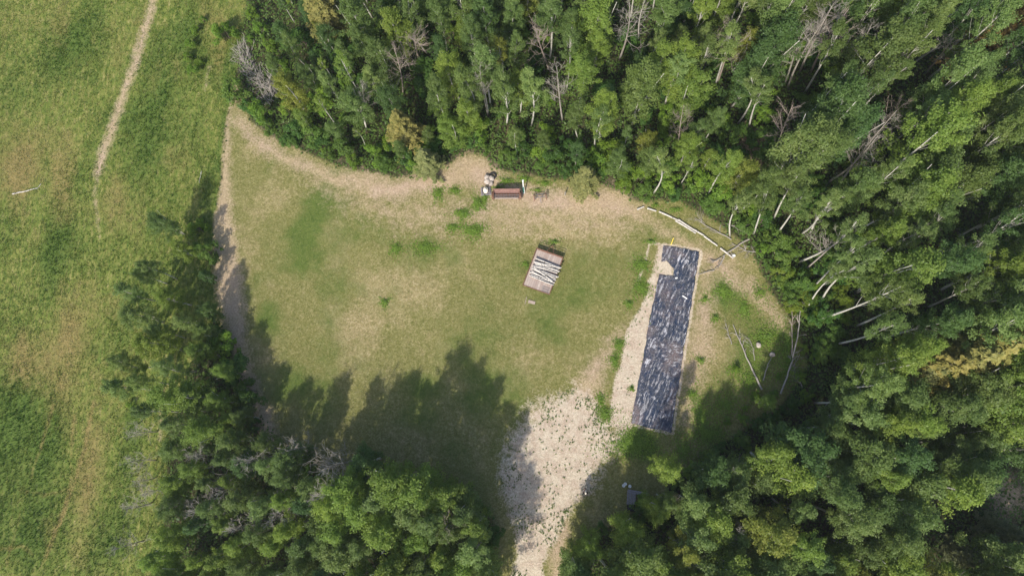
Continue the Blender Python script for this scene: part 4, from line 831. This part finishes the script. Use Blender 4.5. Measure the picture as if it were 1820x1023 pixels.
# ------------------------------------------------------------------ flatbed trailer with birch logs
DZ = 0.70
tc_ = [P(952, 440, DZ), P(1000, 458, DZ), P(978, 523, DZ), P(930, 507, DZ)]
tcen = (tc_[0] + tc_[1] + tc_[2] + tc_[3]) / 4; ux = ((tc_[1] - tc_[0]) + (tc_[2] - tc_[3])).normalized()
TW_ = ((tc_[1] - tc_[0]).length + (tc_[2] - tc_[3]).length) / 2; TL_ = ((tc_[0] - tc_[3]).length + (tc_[1] - tc_[2]).length) / 2; tz = math.atan2(ux.y, ux.x)
tr = empty('flatbed_trailer', (tcen.x, tcen.y, gz(tcen.x, tcen.y)), tz); tag(tr, 'flatbed trailer with worn board deck and rusty frame standing on the lawn', 'trailer')
dk = MB(); nb = 12
for k in range(nb):
    wv = (TW_ - 0.2) / nb; dk.box(((-TW_ / 2 + 0.1) + wv * (k + .5), 0, DZ + rnd.uniform(-.004, .004)), (wv - 0.012, TL_ - 0.14, 0.04), col=rnd.random())
M['deck'] = (lambda: (lambda m, t: (lambda n: (n.bsdf(n.mix(n.val(n.noise(2.5, 5, .7, n('ShaderNodeTexCoord').outputs['Object']), .35, .65), n.ramp(n.attr('tint'), [(0, (0.30, 0.22, 0.18)), (1, (0.52, 0.44, 0.37))]), (0.33, 0.27, 0.24)), 0.85), m)[1])(N(t)))(*newmat('deck_boards')))()
dk.build('deck', M['deck'], tr)
fr = MB()
for s in (-1, 1): fr.box((s * (TW_ / 2 - 0.04), 0, DZ - 0.02), (0.08, TL_, 0.16)); fr.box((s * 0.7, 0, DZ - 0.17), (0.10, TL_ - .3, 0.18))
for s in (-1, 1): fr.box((0, s * (TL_ / 2 - 0.035), DZ - 0.02), (TW_ - 0.165, 0.07, 0.16))
fr.build('frame', M['rust'], tr)
rl = MB(); 
for z in (0.28, 0.52): rl.tube([(-TW_ / 2 + .05, TL_ / 2 - .03, DZ + z), (TW_ / 2 - .05, TL_ / 2 - .03, DZ + z)], 0.03, 6)
for k in range(5): rl.tube([(-TW_ / 2 + .05 + k * (TW_ - .1) / 4, TL_ / 2 - .03, DZ), (-TW_ / 2 + .05 + k * (TW_ - .1) / 4, TL_ / 2 - .03, DZ + .55)], 0.025, 6)
rl.build('front_rail', M['rust'], tr)
sr = MB(); sr.tube([(-TW_ / 2 + .03, -TL_ / 2 + .05, DZ + .22), (-TW_ / 2 + .03, TL_ / 2 - .1, DZ + .22)], 0.03, 6)
for k in range(6): sr.tube([(-TW_ / 2 + .03, -TL_ / 2 + .05 + k * (TL_ - .15) / 5, DZ), (-TW_ / 2 + .03, -TL_ / 2 + .05 + k * (TL_ - .15) / 5, DZ + .22)], 0.022, 6)
sr.build('side_rail', M['rust'], tr)
gr_ = MB()
for k in range(9): gr_.box((TW_ / 2 - 1.0 + k * 0.1, -TL_ / 2 + .42, DZ + .035), (0.025, 0.62, 0.02))
for k in range(3): gr_.box((TW_ / 2 - .6, -TL_ / 2 + .15 + k * .27, DZ + .052), (0.85, 0.03, 0.012))
gr_.build('steel_grating', M['steel'], tr)
def wheel(parent, loc, r, w, axis='x', n=20, mat='black', rim='steel'):
    m = MB(); prof = [(r * .58, -w / 2), (r * .92, -w / 2), (r, -w * .3), (r, w * .3), (r * .92, w / 2), (r * .58, w / 2)]; v = []
    for i in range(n):
        a = 2 * math.pi * i / n
        for (rr, o) in prof: v.append((o, rr * math.cos(a), rr * math.sin(a)) if axis == 'x' else (rr * math.cos(a), o, rr * math.sin(a)))
    k = len(prof); m.add(v, [[i * k + j, i * k + (j + 1) % k, ((i + 1) % n) * k + (j + 1) % k, ((i + 1) % n) * k + j] for i in range(n) for j in range(k)])
    o = m.build('wheel', M[mat], parent); o.location = loc; q = MB()
    d = (w * .4, 0, 0) if axis == 'x' else (0, w * .4, 0); q.tube([tuple(-c for c in d), d], r * .57, n); q.build('rim', M[rim], o); return o
for s in (-1, 1):
    for yy in (-0.45, 0.45): wheel(tr, (s * (TW_ / 2 - 0.32), yy, 0.33), 0.33, 0.2)
dbm = MB(); dbm.tube([(-.5, TL_ / 2, DZ - .17), (0, TL_ / 2 + 1.0, DZ - .2)], .04, 6); dbm.tube([(.5, TL_ / 2, DZ - .17), (0, TL_ / 2 + 1.0, DZ - .2)], .04, 6); dbm.tube([(0, TL_ / 2 + .95, DZ - .2), (0, TL_ / 2 + .95, 0.02)], .03, 6)
dbm.build('drawbar', M['rust'], tr)
LG = ['topmost', 'second', 'third', 'fourth', 'fifth', 'sixth', 'seventh', 'eighth', 'ninth', 'tenth', 'eleventh', 'twelfth', 'thirteenth', 'fourteenth', 'fifteenth', 'sixteenth', 'seventeenth', 'eighteenth', 'nineteenth', 'twentieth', 'twenty-first', 'lowest']
base_loc = Vector((tcen.x, tcen.y, gz(tcen.x, tcen.y))); Rz = Matrix.Rotation(tz, 3, 'Z')
for k in range(22):
    lay = 0 if k % 2 == 0 else 1; t = k / 21; yc = 1.15 - 2.2 * t + rnd.uniform(-.05, .05); ang = rnd.uniform(-0.13, 0.13) * (0.5 if lay == 0 else 1.3); L = rnd.uniform(2.6, 3.1); r = rnd.uniform(0.055, 0.10)
    if k == 15: ang = -0.32
    xc = 0.22 + rnd.uniform(-0.08, 0.12); z = DZ + 0.03 + r + lay * 0.16 + (0.02 if lay else 0)
    A = base_loc + Rz @ Vector((xc - L / 2, yc - math.sin(ang) * L / 2, z)); B = base_loc + Rz @ Vector((xc + L / 2, yc + math.sin(ang) * L / 2, z + (0.02 if lay else 0)))
    log('birch_log', A, B, r, M['birch'], 'white birch log stacked on the trailer, %s counting from the front rail' % LG[k], 'log', 'birch logs stacked on the trailer', bend=0.012)
for (a_, b_, wd, lab) in [((939, 535), (951, 538), 0.35, 'pale weathered board lying in the grass below the trailer'), ((936, 527), (933, 540), 0.06, 'thin wooden batten lying in the grass below the trailer')]:
    A = P(*a_); B = P(*b_); c = (A + B) / 2; m = MB(); m.box((0, 0, 0), ((B - A).length, wd, 0.03), bev=0.006); o = m.build('weathered_board', M['wood']); o.location = (c.x, c.y, gz(c.x, c.y) + 0.07); o.rotation_euler = (0, 0, math.atan2(B.y - A.y, B.x - A.x)); tag(o, lab, 'board')

# ------------------------------------------------------------------ old farm machinery at the wood's edge
q = P(901, 349); L = 2.9
sd_ = empty('seed_drill', (q.x, q.y, gz(q.x, q.y))); tag(sd_, 'old rusty red seeder with a long open hopper at the edge of the wood', 'seeder')
m = MB(); m.box((0, .42, .95), (L, .05, .5), rx=-0.5); m.box((0, .32, .72), (L, 0.3, .04)); m.build('back_panel', M['redpaint'], sd_)
m = MB(); m.box((0, -.42, .62), (L * .92, .14, .07), bev=.01); m.build('front_board', M['wood'], sd_)
m = MB(); m.box((0, -.05, .42), (L, .72, .04)); m.build('hopper_floor', M['rust'], sd_)
for s in (-1, 1):
    m = MB(); m.add([(s * (L / 2 + .03) + d, yy, zz) for d in (-.03, .03) for yy, zz in ((-.58, .3), (.5, .3), (.62, 1.15), (.1, 1.12), (-.58, .62))], [[0, 1, 2, 3, 4][::-1], [5, 6, 7, 8, 9]] + [[i, (i + 1) % 5, 5 + (i + 1) % 5, 5 + i] for i in range(5)])
    m.build('end_plate', M['rust'], sd_)
m = MB(); m.tube([(-L / 2, -.08, .70), (L / 2, -.08, .70)], .035, 8); m.tube([(-L / 2, -.28, .64), (L / 2, -.28, .64)], .025, 8)
for k in range(9): m.tube([(-L / 2 + .2 + k * (L - .4) / 8, -.36, .62), (-L / 2 + .2 + k * (L - .4) / 8, .2, .72)], .014, 5)
m.build('agitator_shaft', M['steel'], sd_)
for s in (-1, 1): wheel(sd_, (s * (L / 2 + .17), 0.0, .45), .45, .12, mat='rust')
m = MB()
for k in range(13): m.tube([(-L / 2 + .15 + k * (L - .3) / 12, .05, .4), (-L / 2 + .15 + k * (L - .3) / 12, .18, .03)], .02, 5)
m.build('seed_tubes', M['steel'], sd_)

q = P(864, 341); ct = empty('pallet_tank', (q.x, q.y, gz(q.x, q.y)), 0.1); tag(ct, 'cream tank on a grey slatted pallet left of the rusty seeder', 'tank')
m = MB()
for k in range(5): m.box((0, -.4 + k * .2, .14), (1.15, .12, .03))
for s in (-.5, 0, .5): m.box((s, 0, .06), (.1, .95, .12))
m.build('pallet', M['greywood'], ct)
m = MB(); v = []; prof = [(.0, .16), (.24, .16), (.29, .22), (.29, .52), (.23, .60), (.10, .63), (.09, .70), (0, .70)]
for i in range(14):
    a = 2 * math.pi * i / 14
    for r_, z_ in prof: v.append((r_ * math.cos(a), r_ * 1.25 * math.sin(a) + .08, z_))
kk = len(prof); m.add(v, [[i * kk + j, ((i + 1) % 14) * kk + j, ((i + 1) % 14) * kk + j + 1, i * kk + j + 1] for i in range(14) for j in range(kk - 1)])
m.build('tank', M['cream'], ct, smooth=True)
m = MB(); m.tube([(-.45, -.3, .2), (-.45, .4, .45)], .03, 6); m.tube([(.45, -.3, .2), (.45, .4, .45)], .03, 6); m.build('tube_frame', M['steel'], ct)
q = P(876, 313); ty = empty('old_tyre', (q.x, q.y, gz(q.x, q.y) + .12)); ty_w = MB(); v = []
for i in range(24):
    a = 2 * math.pi * i / 24
    for j in range(8):
        b = 2 * math.pi * j / 8; v.append(((.34 + .11 * math.cos(b)) * math.cos(a), (.34 + .11 * math.cos(b)) * math.sin(a), .11 * math.sin(b)))
ty_w.add(v, [[i * 8 + j, ((i + 1) % 24) * 8 + j, ((i + 1) % 24) * 8 + (j + 1) % 8, i * 8 + (j + 1) % 8] for i in range(24) for j in range(8)])
bpy.data.objects.remove(ty); o = ty_w.build('old_tyre', M['black'], smooth=True); o.location = (q.x, q.y, gz(q.x, q.y) + .11); tag(o, 'black tyre lying behind the heap of pale boulders', 'tyre')

q = P(931, 342); a = empty('pump_post', (q.x, q.y, gz(q.x, q.y))); tag(a, 'green post with a white top leaning at the right end of the rusty seeder', 'post')
m = MB(); m.tube([(0, 0, 0), (-.02, .30, 1.2)], .07, 8); m.build('post', M['green'], a)
m = MB(); m.tube([(-.02, .30, 1.2), (-.03, .62, 2.2)], .06, 8); m.tube([(-.03, .62, 2.2), (-.03, .66, 2.32)], .11, 8); m.build('top', M['white'], a)
m = MB(); m.tube([(.12, -.1, .1), (.05, .35, 1.1)], .025, 6); m.tube([(.12, -.1, .1), (-.1, -.1, .05)], .03, 6); m.build('handle', M['white'], a)

q = P(960, 352); cu = empty('cultivator', (q.x, q.y, gz(q.x, q.y)), 0.12); tag(cu, 'small old cultivator with grey beam and spoked wheels right of the seeder', 'cultivator')
m = MB(); m.box((0, 0, .5), (1.2, .08, .08)); m.box((0, .35, .46), (1.0, .06, .06)); m.box((-.3, .17, .48), (.06, .42, .05)); m.box((.3, .17, .48), (.06, .42, .05)); m.build('beam', M['steel'], cu)
for s in (-1, 1):
    m = MB(); n_ = 18; v = []
    for i in range(n_):
        A = 2 * math.pi * i / n_
        for rr, o in ((.36, -.03), (.42, -.03), (.42, .03), (.36, .03)): v.append((o, rr * math.cos(A), rr * math.sin(A)))
    m.add(v, [[i * 4 + j, i * 4 + (j + 1) % 4, ((i + 1) % n_) * 4 + (j + 1) % 4, ((i + 1) % n_) * 4 + j] for i in range(n_) for j in range(4)])
    for i in range(8): m.tube([(0, 0, 0), (0, .38 * math.cos(i * math.pi / 4), .38 * math.sin(i * math.pi / 4))], .014, 4)
    o = m.build('wheel', M['rust'], cu); o.location = (s * .68, .05, .42)
m = MB(); m.tube([(-.68, .05, .42), (.68, .05, .42)], .025, 6); m.build('axle', M['steel'], cu)
m = MB()
for k in range(5): x_ = -.4 + k * .2; m.tube([(x_, .33, .44), (x_, .52, .25), (x_, .42, .03)], .018, 5)
m.build('tines', M['rust'], cu)
m = MB(); m.tube([(0, 0, .5), (.05, -.65, .35)], .035, 6); m.build('drawbar', M['greywood'], cu)
q = P(1004, 346); m = MB(); m.tube([(0, 0, 0), (.02, .05, .9)], .07, 7); m.tube([(0, 0, 0), (.02, .05, .93)], .03, 7); o = m.build('short_post', M['deadwood']); o.location = (q.x, q.y, gz(q.x, q.y) - .03); tag(o, 'short dark wooden post between the cultivator and the grey green spruce', 'post')

# yellow stake, white rags on the sheet
A = P(1192, 436); B = P(1196, 424); m = MB(); m.tube([(0, 0, .1), tuple(Vector((B.x - A.x, B.y - A.y, .35)))], .045, 8); o = m.build('yellow_stake', M['yellow']); o.location = (A.x, A.y, gz(A.x, A.y)); tag(o, 'bright yellow stake at the top edge of the black sheet', 'stake')
def surf(px, py): q = P(px, py); return q, gz(q.x, q.y) + 0.17
for px, py, l, w_, an, lab in [(1217, 528, .62, .13, -0.62, 'white painted board lying on the black sheet'), (1202, 494, .26, .15, 0.3, 'small white scrap beside the sand notch on the black sheet')]:
    q, z = surf(px, py); m = MB(); m.box((0, 0, 0), (l, w_, .03), bev=.006); o = m.build('white_board', M['white']); o.location = (q.x, q.y, z); o.rotation_euler = (0, 0, an); tag(o, lab, 'board')

# ------------------------------------------------------------------ slatted table and long bench in the shade
q = P(1122, 886, 0.75); tb_ = empty('slatted_table', (q.x, q.y, gz(q.x, q.y)), -0.06); tag(tb_, 'weathered grey slatted table in the shade right of the drive', 'table')
m = MB()
for k in range(6): m.box((-.38 + k * .152, 0, .74), (.105, 1.15, .035), col=.5)
m.build('tabletop', M['greywood'], tb_)
for sx in (-1, 1):
    for sy in (-1, 1): m = MB(); m.box((sx * .36, sy * .48, .36), (.07, .07, .72)); m.build('leg', M['greywood'], tb_)
q = P(1134, 875, 0.5); be_ = empty('plank_bench', (q.x, q.y, gz(q.x, q.y)), -0.16); tag(be_, 'long grey plank bench beside the slatted table in the shade', 'bench')
m = MB(); m.box((0, .09, .5), (2.2, .15, .05)); m.box((0, -.09, .5), (2.2, .15, .05)); m.build('seat', M['greywood'], be_)
for s in (-1, 1): m = MB(); m.box((s * .85, 0, .235), (.08, .34, .47)); m.build('leg', M['greywood'], be_)
for i, (px, py, w_) in enumerate([(1111, 859, 'upper'), (1108, 862, 'lower left'), (1119, 863, 'right hand')]):
    q = P(px, py); m = MB(); v = []; prof = [(0, 0), (.13, 0), (.15, .05), (.16, .30), (.17, .32), (.15, .33), (.13, .30), (.11, .06), (0, .06)]
    for k in range(14):
        A = 2 * math.pi * k / 14
        for r_, z_ in prof: v.append((r_ * math.cos(A), r_ * math.sin(A), z_))
    kk = len(prof); m.add(v, [[k * kk + j, ((k + 1) % 14) * kk + j, ((k + 1) % 14) * kk + j + 1, k * kk + j + 1] for k in range(14) for j in range(kk - 1)])
    o = m.build('white_bucket', M['white'], smooth=True); o.location = (q.x, q.y, gz(q.x, q.y)); tag(o, 'small white bucket above the slatted table, %s of three' % w_, 'bucket', 'white buckets by the slatted table')
q = P(1121, 901); m = MB(); m.box((0, 0, .3), (.75, .6, .6), bev=.06); m.box((0, 0, .63), (.8, .65, .06), bev=.02); o = m.build('black_box', M['black']); o.location = (q.x, q.y, gz(q.x, q.y)); tag(o, 'black lidded storage box below the slatted table', 'box')

# ------------------------------------------------------------------ person flying the drone
q = P(1039.5, 873.5); pe = empty('person', (q.x, q.y, gz(q.x, q.y)), 0.05); tag(pe, 'person in a cream cap and dark shirt standing on the shaded drive edge', 'person')
def skin_obj(name, verts, edges, radii, mat, parent, sub=1, root=0):
    me = bpy.data.meshes.new(name); me.from_pydata(verts, edges, []); me.materials.append(mat); o = bpy.data.objects.new(name, me); COL.objects.link(o); o.parent = parent
    o.modifiers.new('skin', 'SKIN'); s = o.modifiers.new('sub', 'SUBSURF'); s.levels = sub; s.render_levels = sub
    if not me.skin_vertices: me.attributes  # layer is made with the modifier
    for i, r in enumerate(radii):
        sv = me.skin_vertices[0].data[i]; sv.radius = (r, r) if np.isscalar(r) else r; sv.use_root = (i == root)
    return o
vb = [(0, 0, .95), (0, 0, 1.10), (0, 0, 1.28), (0, 0, 1.42), (0, .01, 1.50), (0, .02, 1.60), (0, .03, 1.68), (0, .02, 1.75)]; rb = [.15, (.15, .11), (.17, .12), (.10, .08), .055, (.075, .085), (.08, .095), (.05, .06)]; eb = [(i, i + 1) for i in range(7)]
def addv(p, r, par): vb.append(p); rb.append(r); eb.append((par, len(vb) - 1)); return len(vb) - 1
for s in (-1, 1):
    i = addv((s * .10, 0, .88), .10, 0); i = addv((s * .12, .02, .50), .065, i); i = addv((s * .13, -.01, .10), .045, i); addv((s * .14, .15, .05), .04, i)
    i = addv((s * .19, 0, 1.42), .06, 3); i = addv((s * .23, .06, 1.14), .045, i); i = addv((s * .10, .32, 1.16), .032, i); h_ = addv((s * .075, .37, 1.17), (.035, .02), i)
    for f in range(4): j = addv((s * (.075 - .018 * (f - 1.5)), .42, 1.165), .010, h_); addv((s * (.055 - .018 * (f - 1.5)), .445 + .006 * (f % 2), 1.15), .009, j)
    j = addv((s * .045, .375, 1.19), .011, h_); addv((s * .035, .40, 1.20), .010, j)
addv((0, .125, 1.635), .014, 5)
skin_obj('body', vb, eb, rb, M['skin'], pe)
skin_obj('shirt', [(0, 0, .93), (0, 0, 1.10), (0, 0, 1.28), (0, 0, 1.43), (-.19, 0, 1.43), (-.23, .05, 1.20), (.19, 0, 1.43), (.23, .05, 1.20)], [(0, 1), (1, 2), (2, 3), (3, 4), (4, 5), (3, 6), (6, 7)], [(.17, .13), (.17, .13), (.19, .14), (.12, .10), .08, .075, .08, .075], M['shirt'], pe)
skin_obj('trousers', [(0, 0, .96), (-.10, 0, .86), (-.12, .02, .5), (-.13, -.01, .12), (.10, 0, .86), (.12, .02, .5), (.13, -.01, .12)], [(0, 1), (1, 2), (2, 3), (0, 4), (4, 5), (5, 6)], [(.17, .13), .12, .085, .07, .12, .085, .07], M['jeans'], pe)
m = MB(); v = []; prof = [(.118, 1.70), (.120, 1.74), (.105, 1.79), (.06, 1.825), (0.001, 1.835)]
for k in range(16):
    A = 2 * math.pi * k / 16
    for r_, z_ in prof: v.append((r_ * .88 * math.cos(A), r_ * math.sin(A) + .02, z_))
kk = len(prof); m.add(v, [[k * kk + j, ((k + 1) % 16) * kk + j, ((k + 1) % 16) * kk + j + 1, k * kk + j + 1] for k in range(16) for j in range(kk - 1)])
m.box((0, .17, 1.705), (.17, .12, .012)); m.build('cap', M['cream'], pe, smooth=True)
hd = MB()
for s in (-1, 1): hd.box((s * .14, 0, .05), (.10, .27, .10), bev=.02) if False else None
for s in (-1, 1):
    m = MB(); m.box((s * .135, .05, .045), (.10, .28, .09), bev=.02); m.build('shoe', M['white'], pe)
cq = pe.matrix_world @ Vector((0, 0, 0)); m = MB(); m.box((0, 0, 0), (.17, .09, .05), bev=.01); m.box((0, .05, .045), (.15, .012, .08), rx=-.4)
o = m.build('drone_controller', M['black']); o.location = (q.x - 0.02, q.y + .43, gz(q.x, q.y) + 1.20); tag(o, 'small dark controller held in the hands of the person', 'controller')
import collections; print('NAMES', collections.Counter(t['o'].name.split('.')[0] for t in TREES))
print('TREES', len(TREES), {k: sum(1 for t in TREES if t['kind'] == k) for k in PROTO})
